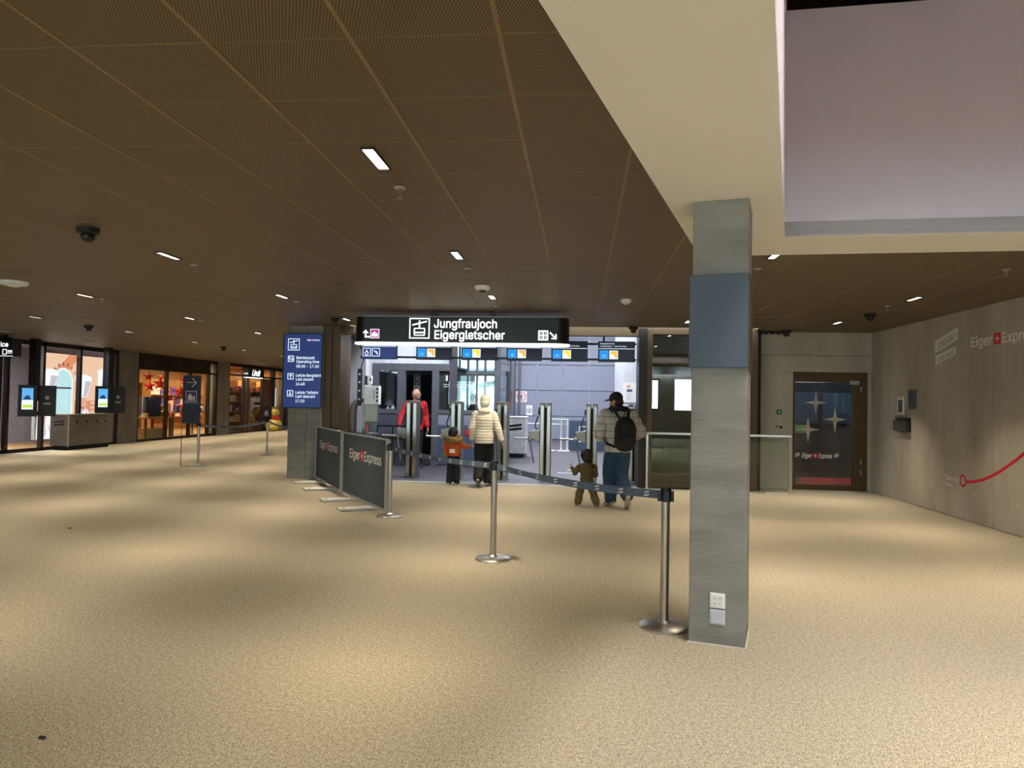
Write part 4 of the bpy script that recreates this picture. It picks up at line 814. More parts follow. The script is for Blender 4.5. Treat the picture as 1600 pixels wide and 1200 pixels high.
t = thing('metal_counter', 'bronze grey metal counter standing between the two black kiosks', 'counter', (-14.25,19.4,0)); MB().box((-14.52,18.42,.12),(-13.98,20.3,.96)).build('body', plain('counter metal', (112,104,92), .4, .5), t, bevel=.006); MB().box((-14.54,18.40,.96),(-13.96,20.32,.985)).build('top', 'dsteel', t, bevel=.004); MB().box((-14.48,18.5,0),(-14.04,20.2,.12)).build('plinth', 'blackm', t); MB().box((-13.985,18.405,.10),(-13.965,18.425,.97)).build('corner_edge', 'alu', t)
m = MB()
for y in (18.75,19.15,19.55,19.95): m.box((-13.979,y-.03,.74),(-13.975,y+.03,.82))
for z in (.68,.76): m.prism([(-14.4,z-.02),(-14.1,z+.02),(-14.1,z+.07),(-14.4,z+.03)], (0,18.419,0), X, Z, (0,-.003,0))
m.build('slot_print', 'blackm', t)
t = thing('office_sign', 'black overhead sign with white letters, cut off by the left edge', 'sign', (-14.2,16,2.43)); MB().box((-15.5,15.95,2.43),(-13.58,16.2,2.84)).build('sign_box', 'sign_body', t, bevel=.01); m = MB(); text(m, 'ice', (-13.72,15.948,2.66), X, Z, cap=.11, align='R', bold=.02); outline(m, (-13.86,15.948,2.47), X, Z, 0, 0, .11, .13, .014)
for z in (.04,.075,.1): rect(m, (-13.73,15.948,2.46), X, Z, 0, z, .12, z+.014)
rect(m, (-15.49,15.948,2.432), X, Z, 0, 0, 1.9, .01); m.build('lettering', 'sign_white', t)
for x in (-13.9,-15.0): MB().box((x-.03,16.05,2.84),(x+.03,16.1,CZ)).build('hanger', 'black', t)
# ------------------------------------------------------------------ railing in front of the glass door and recess
t = thing('glass_railing', 'low glass railing with steel handrail in front of the glass door and recess', 'railing', (2.45,13.3,0)); a, b = Vector((1.19,13.40,0)), Vector((3.72,13.12,0)); d = (b-a).normalized(); n = Vector((d.y,-d.x,0))
m = MB(); m.bar(a+Z*1.02, b+Z*1.03, .045, .04); m.build('handrail', 'steel', t, bevel=.004)
for p in (a+d*.03, b-d*.03): m = MB(); m.box((p.x-.022,p.y-.022,0),(p.x+.022,p.y+.022,1.02)); m.build('post', 'steel', t, bevel=.003)
c = (a+b)/2; MB().obox(c+Z*.53, d*((b-a).length/2-.06), n*.006, Z*.46).build('glass_panel', 'glass', t); MB().obox(b-d*.25+Z*.012, d*.2, n*.05, Z*.012).build('floor_bracket', 'plate', t)
# ------------------------------------------------------------------ star door in the recess
d = thing('door_2', 'x', 'x', (4.66,14.0,0)); del d['category']; d['kind'] = 'structure'; d['label'] = 'brown framed glass door with three pale stars in the right recess'
f = MB(); f.box((3.985,14.02,.0),(4.03,14.12,2.215)); f.box((5.09,14.02,0),(5.34,14.12,2.215)); f.box((4.03,14.02,2.03),(5.09,14.12,2.215)); f.box((4.03,14.02,0),(5.09,14.12,.10)); f.build('door_frame', 'bronze', d, bevel=.004)
MB().box((4.03,14.06,.10),(5.09,14.07,2.03)).build('glass_pane', glass('door glass', (.8,.84,.86), .10), d)
MB().box((5.02,13.98,1.99),(5.18,14.02,2.06)).build('door_closer', 'alu', d); m = MB()
for z in (.35,.55,1.9): m.tube([(5.225,14.01,z-.05),(5.225,14.01,z+.05)], .012, 8)
m.build('hinge', 'dsteel', d); m = MB(); Q = (0,14.056,0)
for x, z, r in ((4.42,1.64,.23),(4.77,1.33,.25),(4.28,1.13,.25)): m.add([], []); poly(m, [((r if i % 2 == 0 else r*.2)*math.sin(PI*i/4)*(.9 if i % 2 == 0 else 1)+x, (r if i % 2 == 0 else r*.2)*math.cos(PI*i/4)+z) for i in range(8)], Q, X, Z)
m.build('star_print', plain('frosted star', (190,180,160), .7), d); m = MB(); eiger(m, (4.17,14.054,.60), X, Z, .08, .55, shear=.2)
for x in (4.05,4.76): 
    for zz in (0,.035): poly(m, [(0,zz),(.08,zz+.03),(.08,zz+.05),(0,zz+.02)], (x,14.054,.61), X, Z, 0)
m.build('lettering', ['ink','red'], d)
t = thing('exit_button', 'small black exit button with green ring on the recess wall', 'button', (3.73,13.98,1.40)); MB().box((3.685,13.975,1.405),(3.775,14.0,1.495)).build('case', 'black', t, bevel=.004); m = MB(); m.lathe((3.73,13.974,1.45), [(.022,0),(.022,.002),(.014,.002),(.014,0)], 16, 0, (0,-1,0), True); m.build('ring', em('green led',(70,200,110),.8), t)
t = thing('notice_plate', 'small white notice with symbols on the recess wall under the button', 'notice', (3.73,13.99,1.12)); MB().box((3.65,13.99,1.12),(3.81,14.0,1.21)).build('plate', 'inkgrey', t); m = MB(); poly(m, [(.02,.02),(.05,.07),(.06,.02),(.07,.07),(.03,.08)], (3.65,13.989,1.12), X, Z); rect(m, (3.65,13.989,1.12), X, Z, .09, .02, .14, .07); m.build('print', 'blackm', t)
# ------------------------------------------------------------------ graphics and papers on the right concrete wall
def onw(y, z, d=.0): return Vector((WR-.0015-d,y,z))
t = thing('wall_logo', 'two slanted pale bars with lettering high on the right concrete wall', 'logo', onw(11.25,2.23)); m = MB()
A = lambda pts, k=0, dd=0: poly(m, [(-(y), z) for y, z in pts], (WR-.001-dd,0,0), -Y, Z, k, .001)
A([(11.57,2.41),(10.90,2.57),(10.90,2.745),(11.57,2.60)]); A([(11.55,2.225),(10.95,2.36),(10.95,2.475),(11.55,2.375)])
uu = Vector((0,-.67,.158)).normalized(); text(m, 'JUNGFRAU', (WR-.0035,11.50,2.455), uu, Z, cap=.105, width=.55, m=1); uu2 = Vector((0,-.6,.118)).normalized(); text(m, 'TOP OF EUROPE', (WR-.0035,11.50,2.265), uu2, Z, cap=.062, width=.5, m=1); m.build('logo_print', ['ink', plain('logo letter', (150,140,126), .8)], t)
t = thing('wall_lettering', 'white words with red cross square high on the right wall', 'lettering', onw(9.8,2.42)); m = MB(); eiger(m, (WR-.002,10.54,2.425), -Y, Z, .135, 1.5); m.build('letters', ['ink','red'], t)
t = thing('route_line', 'red curved route line with ring printed low on the right wall', 'route line', onw(10.75,.55)); pts = [(10.66,.545),(10.5,.56),(10.25,.615),(10.03,.69),(9.85,.765),(9.68,.85),(9.5,.94),(9.35,1.03),(9.1,1.2),(8.8,1.42),(8.4,1.74),(8.0,2.05)]; m = MB(); vs = []; fs = []
for i, (y, z) in enumerate(pts):
    a = pts[max(i-1,0)]; b = pts[min(i+1,len(pts)-1)]; tx, tz = b[0]-a[0], b[1]-a[1]; l = math.hypot(tx, tz); ny, nz = -tz/l*.02, tx/l*.02
    vs += [(WR-.002,y+ny,z+nz),(WR-.002,y-ny,z-nz),(WR-.0004,y-ny,z-nz),(WR-.0004,y+ny,z+nz)]
for i in range(len(pts)-1):
    for j in range(4): fs.append((i*4+j, i*4+(j+1) % 4, i*4+4+(j+1) % 4, i*4+4+j))
m.add(vs, fs); m.build('curve', 'red', t); m = MB(); m.lathe((WR-.0005,10.75,.55), [(.062,0),(.062,.002),(.09,.002),(.09,0)], 28, 0, (-1,0,0), True); m.build('ring', 'red', t)
m = MB(); text(m, 'Terminal', (WR-.002,11.24,.515), -Y, Z, cap=.075, width=.40, bold=.0); text(m, '943 m', (WR-.002,11.24,.43), -Y, Z, cap=.05, width=.2, bold=.0); m.build('lettering', 'ink', t)
for k, (y0, y1, z0, z1) in enumerate(((12.62,12.86,1.46,1.76),(12.17,12.44,1.55,1.87))):
    t = thing('paper_notice', ['white framed blue notice on the right wall above the dark bag rack','blue grey sheet on the right wall, higher of the two notices'][k], 'notice', (WR-.01,(y0+y1)/2,z0)); MB().box((WR-.012,y0,z0),(WR,y1,z1)).build('sheet', ['ink','bluegrey'][k], t); m = MB(); W2 = y1-y0
    if k == 0: rect(m, (WR-.013,y1,z0), -Y, Z, .04, .03, W2-.04, .24, 1); rect(m, (WR-.013,y1,z0), -Y, Z, .04, .27, W2-.06, .28, 0)
    else:
        for z in (.20,.25): rect(m, (WR-.013,y1,z0), -Y, Z, .03, z, W2-.03, z+.012, 0)
        for z in (.06,.09,.12): rect(m, (WR-.013,y1,z0), -Y, Z, .03, z, W2-.05, z+.006, 0)
    m.build('print', ['navy','bluegrey'], t)
t = thing('bag_rack', 'dark grey rack of hanging bags on the right wall under the notices', 'rack', (WR-.1,12.6,1.17)); MB().box((WR-.02,12.36,1.17),(WR,12.86,1.40)).build('back_plate', 'blackm', t); m = MB()
for i in range(4):
    y = 12.42+i*.12; m = MB(); m.prism([(-.06,0),(.06,0),(.055,.17),(-.055,.17)], (WR-.09,y,1.175+.01*(i % 2)), -Y, Z, (.06,0,0)); m.tube([(WR-.06,y-.03,1.34),(WR-.06,y-.02,1.42),(WR-.06,y+.02,1.42),(WR-.06,y+.03,1.34)], .006, 6); m.build('bag', plain('bag grey %d' % i, (58+6*i,56+5*i,56+4*i), .8), t)
# ------------------------------------------------------------------ things in the hall behind the gates
t = thing('parcel_cabinet', 'white metal cabinet with two slanted bars standing in the hall', 'cabinet', (-1.75,20.2,0)); MB().box((-2.14,20.0,.1),(-1.54,20.9,1.1)).build('body', 'offwhite', t, bevel=.01); MB().box((-2.16,19.98,1.1),(-1.52,20.92,1.14)).build('lid', 'offwhite', t, bevel=.006); MB().box((-2.11,20.04,0),(-1.57,20.88,.1)).build('plinth', 'black', t); m = MB()
for z in (.84,.74): poly(m, [(.08,z),(.42,z+.045),(.42,z+.11),(.08,z+.065)], (-2.06,19.998,0), X, Z)
m.build('logo_print', 'black', t); MB().box((-2.13,19.995,.105),(-1.55,20.0,.13)).build('lower_edge', 'alu', t)
for k, (px, zz, w, h) in enumerate(((-2.5,1.55,.46,.46),(-2.16,1.0,.26,.42))):
    t = thing('wall_sign', ['white square sign with person in a red ring on the grey hall wall','small white sign with symbol on the grey hall wall'][k], 'sign', (px,HY-.01,zz)); MB().box((px-w/2,HY-.02,zz),(px+w/2,HY,zz+h)).build('board', 'ink', t); m = MB(); c = (px,HY-.0205,zz+h/2); r = min(w,h)*.42
    m.lathe(c, [(r*.84,0),(r*.84,.002),(r,.002),(r,0)], 28, k, (0,-1,0), True); m.lathe((c[0],c[1],c[2]+r*.4), [(r*.14,0),(r*.14,.002)], 12, 1, (0,-1,0)); rect(m, c, X, Z, -r*.13, -r*.2, r*.13, r*.25, 1); rect(m, c, X, Z, -r*.6, r*.08, r*.6, r*.2, 1); poly(m, [(-r*.13,-r*.2),(r*.13,-r*.2),(r*.26,-r*.7),(r*.1,-r*.7),(0,-r*.35),(-r*.1,-r*.7),(-r*.26,-r*.7)], c, X, Z, 1); m.build('symbol', ['red','navy'], t)
t = thing('tube_barrier', 'white tube barrier in the hall left of the slate panel', 'barrier', (-.72,23.0,0)); m = MB(); m.tube([(-.95,23,.03),(-.95,23,1.02),(-.42,23,1.02),(-.42,23,.03)], .03, 8); m.tube([(-.62,23,.03),(-.62,23,1.02)], .025, 8); m.tube([(-2.2,23.3,.86),(-.42,23.05,.86)], .02, 8); m.build('tube_frame', 'offwhite', t, smooth=40); MB().box((-1.1,22.8,0),(-.8,23.2,.03)).build('foot', 'offwhite', t); MB().box((-.75,22.8,0),(-.35,23.2,.03)).build('foot', 'offwhite', t)
t = thing('slate_partition', 'low slate blue partition with white outlined word in the hall', 'partition', (.7,23.62,0)); MB().box((-.38,23.6,0),(1.9,23.68,.98)).build('board', 'hallslate', t); m = MB(); outline(m, (0,23.598,0), X, Z, -.06, .28, .46, .8, .03); poly(m, [(.02,.5),(.1,.68),(.2,.62),(.3,.72),(.36,.6),(.2,.5)], (0,23.597,0), X, Z); text(m, 'aroin', (.52,23.598,.32), X, Z, cap=.17, width=.62, bold=.01); rect(m, (.6,23.598,.56), X, Z, 0, 0, .12, .16); m.build('lettering', 'ink', t)
t = thing('wall_poster', 'white poster with orange and blue marks on the pale pier right in the hall', 'poster', (1.6,24.19,1.55)); MB().box((1.38,24.17,1.6),(1.82,24.2,2.25)).build('sheet', 'ink', t); m = MB(); poly(m, [(.13,.5),(.25,.52),(.24,.58),(.12,.56)], (1.38,24.168,1.6), X, Z, 0); rect(m, (1.38,24.168,1.6), X, Z, .13, .36, .31, .44, 1); rect(m, (1.38,24.168,1.6), X, Z, .13, .28, .26, .29, 1); rect(m, (1.38,24.168,1.6), X, Z, .13, .2, .28, .21, 1); rect(m, (1.38,24.168,1.6), X, Z, .13, .12, .2, .14, 1); m.build('print', [plain('poster orange', (236,140,60), .6),'hallslate'], t)
for k, (x0, x1, y) in enumerate(((-.5,.2,15.9),(-.3,-.0,16.6),(.9,1.6,18.2),(-1.5,-1.15,15.7))):
    o = MB().box((x0,y,0),(x1,y+.09,.004)).build('floor_mark', 'ink', loc=((x0+x1)/2,y,0)); tag(o, ['long white line painted on the hall floor beyond the middle turnstile','short white line painted on the hall floor, farther back','white line on the hall floor to the right, behind the man','short white line on the hall floor by the parcel cabinet'][k], 'floor line')
t = thing('broom_rack', 'blue and red broom handles leaning beside the white cabinet', 'brooms', (-2.3,21.2,0)); m = MB(); m.tube([(-2.2,21.2,.0),(-2.34,21.3,1.75)], .02, 8); m.build('blue_broom', plain('broom blue', (40,90,150), .5), t, smooth=40); m = MB(); m.tube([(-2.32,21.2,.0),(-2.05,21.3,1.9)], .02, 8); m.build('red_broom', plain('broom red', (190,60,60), .5), t, smooth=40); MB().box((-2.5,21.25,1.62),(-2.1,21.33,1.70)).build('broom_head', 'hallslate', t); MB().box((-2.42,21.1,0),(-2.05,21.4,.05)).build('tray', 'hallframe', t)
for k, (x, y, r) in enumerate(((-2.387,3.045,.012),(-5.84,7.77,.016))):
    m = MB(); m.ell((x,y,.006), (r*1.6,r*.8,.006), nu=10, nv=6); tag(m.build('dirt_crumb', 'blackm', smooth=180, loc=(x,y,0)), ['tiny dark crumb on the carpet in the lower left corner','thin dark scrap on the carpet in front of the counter'][k], 'litter')
# ------------------------------------------------------------------ people
def sculpt(mb, voxel, smooth=4, fac=.5, fn=None):
    """one continuous skin over overlapping forms, then an optional offset along the normals"""
    me = mb.mesh('tmp'); o = bpy.data.objects.new('tmp', me); COL.objects.link(o)
    r = o.modifiers.new('r', 'REMESH'); r.mode = 'VOXEL'; r.voxel_size = voxel
    s = o.modifiers.new('s', 'SMOOTH'); s.factor = fac; s.iterations = smooth
    bpy.context.view_layer.update()
    out = bpy.data.meshes.new_from_object(o.evaluated_get(bpy.context.evaluated_depsgraph_get()))
    bpy.data.objects.remove(o); bpy.data.meshes.remove(me)
    if fn:
        ns = [v.normal.copy() for v in out.vertices]
        for v, n in zip(out.vertices, ns): v.co += n*fn(v.co, n)
    out.polygons.foreach_set('use_smooth', [True]*len(out.polygons)); out.update(); return out
def cap(m, a, b, ra, rb, n=14):
    a, b = Vector(a), Vector(b); m.ell(a, (ra,ra,ra), nu=n, nv=8); m.ell(b, (rb,rb,rb), nu=n, nv=8); m.tube([a,b], [ra,rb], n)
def chain(m, pts, rs):
    for i in range(len(pts)-1): cap(m, pts[i], pts[i+1], rs[i], rs[i+1])
def loft(m, secs, n=24):
    vs = []; fs = []
    for c, rx, ry in secs: vs += [(c[0]+rx*math.cos(2*PI*j/n), c[1]+ry*math.sin(2*PI*j/n), c[2]) for j in range(n)]
    for i in range(len(secs)-1):
        for j in range(n): fs.append((i*n+j, i*n+(j+1) % n, (i+1)*n+(j+1) % n, (i+1)*n+j))
    fs += [list(range(n))[::-1], [(len(secs)-1)*n+j for j in range(n)]]; m.add(vs, fs)
def hand(m, w, d, nrm, k, side, curl=.5):
    """palm, four unequal fingers and a thumb; w wrist, d pointing, nrm out of the back of the hand"""
    w, d, nrm = Vector(w), Vector(d).normalized(), Vector(nrm); nrm = (nrm-d*nrm.dot(d)).normalized(); s = d.cross(nrm)*side
    for q in (-.026,-.009,.009,.026): cap(m, w+d*.015*k+s*q*.6*k, w+d*.085*k+s*q*k, .014*k, .012*k, 8)
    for q, L in ((-.031,.058),(-.0105,.075),(.0105,.08),(.031,.072)):
        p = w+d*.088*k+s*q*k; a = d; pts = [p-d*.02*k, p]
        for j, f in enumerate((.45,.32,.23)): a = (a*math.cos(curl*.6)-nrm*math.sin(curl*.6)).normalized(); pts.append(pts[-1]+(a+s*q*1.5).normalized()*L*f*k)
        chain(m, pts, [.0095*k,.009*k,.0085*k,.008*k,.007*k])
    p = w+d*.03*k+s*.024*k; q = p+(d*.6+s*.75-nrm*.25).normalized()*.042*k; r = q+(d*.95+s*.2-nrm*.35).normalized()*.032*k; e = r+(d-nrm*.4).normalized()*.025*k
    chain(m, [p,q,r,e], [.015*k,.012*k,.0105*k,.009*k])
def head(m, c, yaw, pitch, k):
    """skull, jaw, nose, brow, lips and ears, facing +Y turned by yaw; returns the rotation"""
    R = Matrix.Rotation(yaw, 3, 'Z') @ Matrix.Rotation(pitch, 3, 'X'); c = Vector(c); P = lambda x, y, z: c+R @ Vector((x*k,y*k,z*k))
    m.ell(c, (.076*k,.096*k,.115*k), R); m.ell(P(0,.025,-.055), (.058*k,.068*k,.065*k), R); m.ell(P(0,.06,-.085), (.03*k,.03*k,.03*k), R); m.ell(P(0,.075,.02), (.055*k,.025*k,.022*k), R)
    cap(m, P(0,.09,.01), P(0,.112,-.028), .010*k, .014*k, 8); m.ell(P(0,.088,-.058), (.026*k,.012*k,.008*k), R); m.ell(P(0,.086,-.070), (.022*k,.012*k,.008*k), R)
    for s in (-1,1): m.ell(P(s*.078,-.005,-.01), (.010*k,.020*k,.032*k), R, 10, 8); m.ell(P(s*.042,.06,-.02), (.022*k,.025*k,.025*k), R, 10, 8)
    return R, P
def joints(H, **o):
    k = H/1.75; J = dict(pelvis=(0,0,.93*k), waist=(0,.0,1.10*k), chest=(0,0,1.30*k), neck=(0,.0,1.47*k), head=(0,.02*k,1.625*k))
    for s, n in ((-1,'l'),(1,'r')):
        J['sh'+n] = (s*.185*k,0,1.41*k); J['el'+n] = (s*.235*k,-.03*k,1.12*k); J['wr'+n] = (s*.25*k,.04*k,.88*k)
        J['hp'+n] = (s*.09*k,0,.91*k); J['kn'+n] = (s*.095*k,.02*k,.5*k); J['an'+n] = (s*.10*k,-.02*k,.09*k); J['to'+n] = (s*.11*k,.13*k,.03*k)
    J.update(o); return {n: Vector(v) for n, v in J.items()}, k
def person(label, loc, rz, H, J, k, jacket, pants, shoe, hk=1.0, yaw=0, pitch=0, pad=.02, hem=None, quilt=None, legpad=.02, legr=(.085,.065,.05), skin='skin', cat='person', curl=.5, hands=(1,1), low=0.0, vox=.0065):
    t = thing('person', label, 'person', loc, rz); b = MB()
    R, P = head(b, J['head'], yaw, pitch, hk)
    cap(b, J['neck']-Z*.03*k, J['head']-Z*.06*hk, .055*k, .05*k)
    loft(b, [(J['pelvis']-Z*.08*k,.13*k,.10*k),(J['pelvis'],.155*k,.11*k),(J['waist'],.135*k,.095*k),(J['chest'],.155*k,.115*k),(J['neck']-Z*.07*k,.15*k,.09*k),(J['neck']-Z*.01*k,.07*k,.06*k)])
    for n, s, hh in (('l',-1,hands[0]),('r',1,hands[1])):
        chain(b, [J['sh'+n], J['el'+n], J['wr'+n]], [.052*k,.04*k,.027*k]); chain(b, [J['hp'+n], J['kn'+n], J['an'+n]], [.075*k,.052*k,.038*k]); cap(b, J['an'+n]-Z*.02*k, J['to'+n], .034*k, .025*k)
        d = (J['wr'+n]-J['el'+n]).normalized(); hand(b, J['wr'+n], d, Vector((s,-.1,.0)) if abs(d.z) > .5 else Z, k, -s, curl)
    put('body', sculpt(b, vox, 2), skin, t)
    e = MB()
    for s in (-1,1): e.ell(P(s*.031,.083,.0), (.012*hk,.009*hk,.009*hk), R, 10, 8)
    e.build('eye', 'eyewhite', t, smooth=180, local=True); e = MB()
    for s in (-1,1): e.ell(P(s*.031,.090,.0), (.006*hk,.004*hk,.006*hk), R, 8, 6)
    e.build('iris', 'blackm', t, smooth=180, local=True)
    # trousers
    m = MB(); lp = min(legpad, pad-.008); loft(m, [(J['pelvis']-Z*.12*k,.13*k+legpad,.10*k+legpad),(J['pelvis']-Z*.03*k,.148*k+lp*.7,.108*k+lp*.7),(J['waist']-Z*.06*k,.125*k,.09*k)])
    for n in 'lr':
        a = J['an'+n]; r0 = min(legr[0]*k+legpad*.6, .155*k+pad-.014-abs(J['hp'+n].x)); chain(m, [J['hp'+n]-Z*.02*k, J['hp'+n].lerp(J['kn'+n], .4), J['kn'+n], a+(J['kn'+n]-a)*.08], [r0, legr[0]*k+legpad*.55, legr[1]*k+legpad*.6, legr[2]*k+legpad*.6])
    put('trousers', sculpt(m, .010, 3, fn=lambda c, n: .006*math.sin(c.z*55+c.x*20)*math.sin(c.x*40+c.y*33)), pants, t)
    # jacket
    hz = hem if hem is not None else J['pelvis'].z-.05*k; m = MB(); cz = lambda z: J['pelvis'].lerp(J['chest'], max(0, min(1, (z-J['pelvis'].z)/(J['chest'].z-J['pelvis'].z))))
    c0 = cz(hz); loft(m, [((c0.x,c0.y,hz),.155*k+pad,.115*k+pad),(J['pelvis']+Z*.04*k,.158*k+pad,.118*k+pad),(J['waist'],.148*k+pad,.11*k+pad),(J['chest'],.17*k+pad,.125*k+pad),(J['neck']-Z*.075*k,.165*k+pad*.8,.10*k+pad*.8),(J['neck']-Z*.02*k,.085*k+pad*.5,.075*k+pad*.5),(J['neck']+Z*.025*k,.07*k+pad*.4,.065*k+pad*.4)])
    for n in 'lr': chain(m, [J['sh'+n]-Z*.01*k, J['el'+n], J['wr'+n].lerp(J['el'+n], .06)], [.062*k+pad*.7, .052*k+pad*.7, .040*k+pad*.45])
    put('jacket', sculpt(m, .011, 3, fn=quilt), jacket, t)
    for n in 'lr':
        a, to = J['an'+n], J['to'+n]; d = (to-a); dh = d.normalized(); upv = Vector((0,0,1)); sd = dh.cross(upv).normalized(); up = sd.cross(dh).normalized()
        m = MB(); heel = a-up*.05*k-dh*.035*k; tip = to+dh*.06*k
        cap(m, heel+up*.03*k, to+up*.012*k, .045*k, .042*k); cap(m, to+up*.008*k, tip, .042*k, .032*k); cap(m, a, a+Z*.04*k, .05*k, .052*k)
        sh = put('shoe', sculpt(m, .007, 3), shoe, t)
        m = MB(); q = heel-up*.012*k; L = (tip-heel).length+.07*k; n8 = 20
        ptsq = [(L*.5*(1-math.cos(2*PI*i/n8))-.045*k, (.040+.008*math.sin(PI*(.5-.5*math.cos(2*PI*i/n8))))*k*math.sin(2*PI*i/n8)) for i in range(n8)]
        dd = (tip-heel).normalized(); m.prism(ptsq, q-up*.004*k, dd, sd, up*.022*k); m.build('sole', 'sole', sh, local=True)
    return t, R, P
M.update(skin=plain('skin', (214,160,132), .55, vary=.05, vscale=20), eyewhite=plain('eye white', (232,230,224), .3), sole=plain('shoe sole', (196,184,160), .8),
 cream=plain('cream puffer', (226,214,192), .65, vary=.05), blackcloth=plain('black cloth', (20,20,22), .85, bump=.2), greycloth=plain('grey cloth', (52,50,48), .85), knit=plain('cream knit', (240,226,200), .9, vary=.08, vscale=40, bump=.6),
 orange=plain('orange jacket', (200,92,34), .7, vary=.3, vscale=22), fur=plain('brown fur', (150,122,72), .95, vary=.35, vscale=40, bump=1.0), hair=plain('dark hair', (36,26,20), .6, vary=.25, vscale=60, bump=.5), greyhair=plain('grey hair', (120,108,98), .8),
 olive=plain('olive suit', (92,80,40), .75, vary=.12, vscale=14), jeans=plain('blue jeans', (44,70,98), .85, vary=.18, vscale=9, bump=.3), staffred=plain('staff red', (190,26,32), .7), taupe=plain('taupe shoe', (150,134,108), .8), bagblack=plain('bag black', (12,12,13), .75, bump=.4))
def puffer():
    k = NT('taupe puffer'); c = k.n('ShaderNodeTexCoord'); sp = k.n('ShaderNodeSeparateXYZ'); k.l(c.outputs['Object'], sp.inputs[0]); nz = k.noise(c.outputs['Object'], 6, 2)
    zz = k.math('ADD', k.math('MULTIPLY', sp.outputs[2], PI/.105), k.math('MULTIPLY', nz, .5)); seam = k.math('LESS_THAN', k.math('ABSOLUTE', k.math('SINE', zz)), .13)
    x2 = k.math('ADD', k.math('MULTIPLY', sp.outputs[0], PI/.15), k.math('MULTIPLY', sp.outputs[2], 4.0)); s2 = k.math('LESS_THAN', k.math('ABSOLUTE', k.math('SINE', x2)), .09)
    f = k.math('MAXIMUM', seam, s2); k.l(k.mix(k.ramp(nz, [(.3, lin(182,175,165)), (.7, lin(214,206,196))]), lin(66,58,50), k.math('MULTIPLY', f, .75)), k.b.inputs['Base Color']); k.b.inputs['Roughness'].default_value = .6; return k.m
M['puffer'] = puffer()
ZAX = Z
def row(sp, amp): return lambda c, n: amp*(abs(math.sin(PI*c.z/sp))**.55-.6)
# woman in the cream jacket
J, k = joints(1.66)
for n, v in dict(shl=(-.165,0,1.315), shr=(.165,0,1.315), ell=(-.225,-.04,1.07), elr=(.255,-.03,1.07), wrl=(-.225,.03,.86), wrr=(.325,-.02,.85), head=(0,.02,1.545), neck=(0,0,1.40), chest=(0,0,1.24), waist=(0,0,1.05), pelvis=(0,0,.88), hpl=(-.085,0,.86), hpr=(.085,0,.86), knl=(-.085,.04,.47), anl=(-.075,-.17,.15), tol=(-.08,-.07,.045), knr=(.075,.15,.48), anr=(.065,.15,.085), tor=(.07,.28,.03)).items(): J[n] = Vector(v)
W_LOC = (-1.745,12.95,0)
t, R, P = person('person in cream quilted jacket and white knit cap, holding a child by the hand', W_LOC, 0, 1.66, J, k, 'cream', 'blackcloth', 'taupe', hk=.95, pad=.022, hem=.79, quilt=row(.052,.007), legpad=.03, legr=(.09,.08,.078))
m = MB(); m.ell(P(0,-.008,.04), (.098,.115,.108), R); m.ell(P(0,-.03,-.03), (.094,.10,.10), R); m.ell(P(0,-.03,-.09), (.08,.08,.06), R); put('knit_cap', sculpt(m, .007, 3, fn=lambda c, n: .0007*math.sin(c.z*260)), 'knit', t)
m = MB(); m.ell((0,-.075,1.375), (.108,.072,.062)); m.ell((-.062,-.02,1.40), (.04,.08,.045)); m.ell((.062,-.02,1.40), (.04,.08,.045)); m.ell((0,-.01,1.35), (.12,.085,.05)); put('hood', sculpt(m, .009, 4), 'cream', t)
# child in the orange jacket
J, k = joints(1.07, head=(.0,.02,.955), neck=(0,0,.83), chest=(0,0,.74), waist=(0,0,.62), pelvis=(0,0,.53), shl=(-.115,0,.80), shr=(.115,0,.80), ell=(-.155,.02,.62), wrl=(-.13,.10,.53), elr=(.20,.0,.71), wrr=(.30,-.02,.715), knl=(-.06,.02,.3), knr=(.06,.03,.3), anl=(-.065,-.02,.065), anr=(.065,.0,.065), tol=(-.07,.07,.03), tor=(.075,.09,.03), hpl=(-.055,0,.52), hpr=(.055,0,.52))
t, R, P = person('child in an orange jacket with a fur hood and black trousers, holding hands', (-2.33,13.1,0), 0, 1.07, J, k, 'orange', 'blackcloth', 'blackm', hk=.84, yaw=-1.05, pad=.028, hem=.53, quilt=row(.09,.005), legpad=.03, legr=(.08,.075,.075), vox=.005)
m = MB(); m.ell(P(0,-.02,.022), (.088,.096,.10), R); m.ell(P(0,-.05,-.035), (.08,.07,.07), R); put('hair', sculpt(m, .007, 2, fn=lambda c, n: .004*math.sin(c.x*90)*math.sin(c.z*80)), 'hair', t)
m = MB(); L = [(.15*math.cos(a)*.95, -.02+.12*math.sin(a), .845+.02*math.sin(a*2)) for a in [2*PI*i/12 for i in range(13)]]; chain(m, L, [.04]*13); m.ell((0,-.10,.83), (.13,.06,.06)); put('fur_hood', sculpt(m, .009, 2, fn=lambda c, n: .006*math.sin(c.x*170)*math.sin(c.z*190+c.y*150)), 'fur', t)
m = MB(); m.prism([(-.05,.0),(.05,0),(.05,.07),(-.05,.07)], (0,-.142,.60), X, ZAX, (0,-.004,0)); m.build('patch', 'ink', t, local=True)
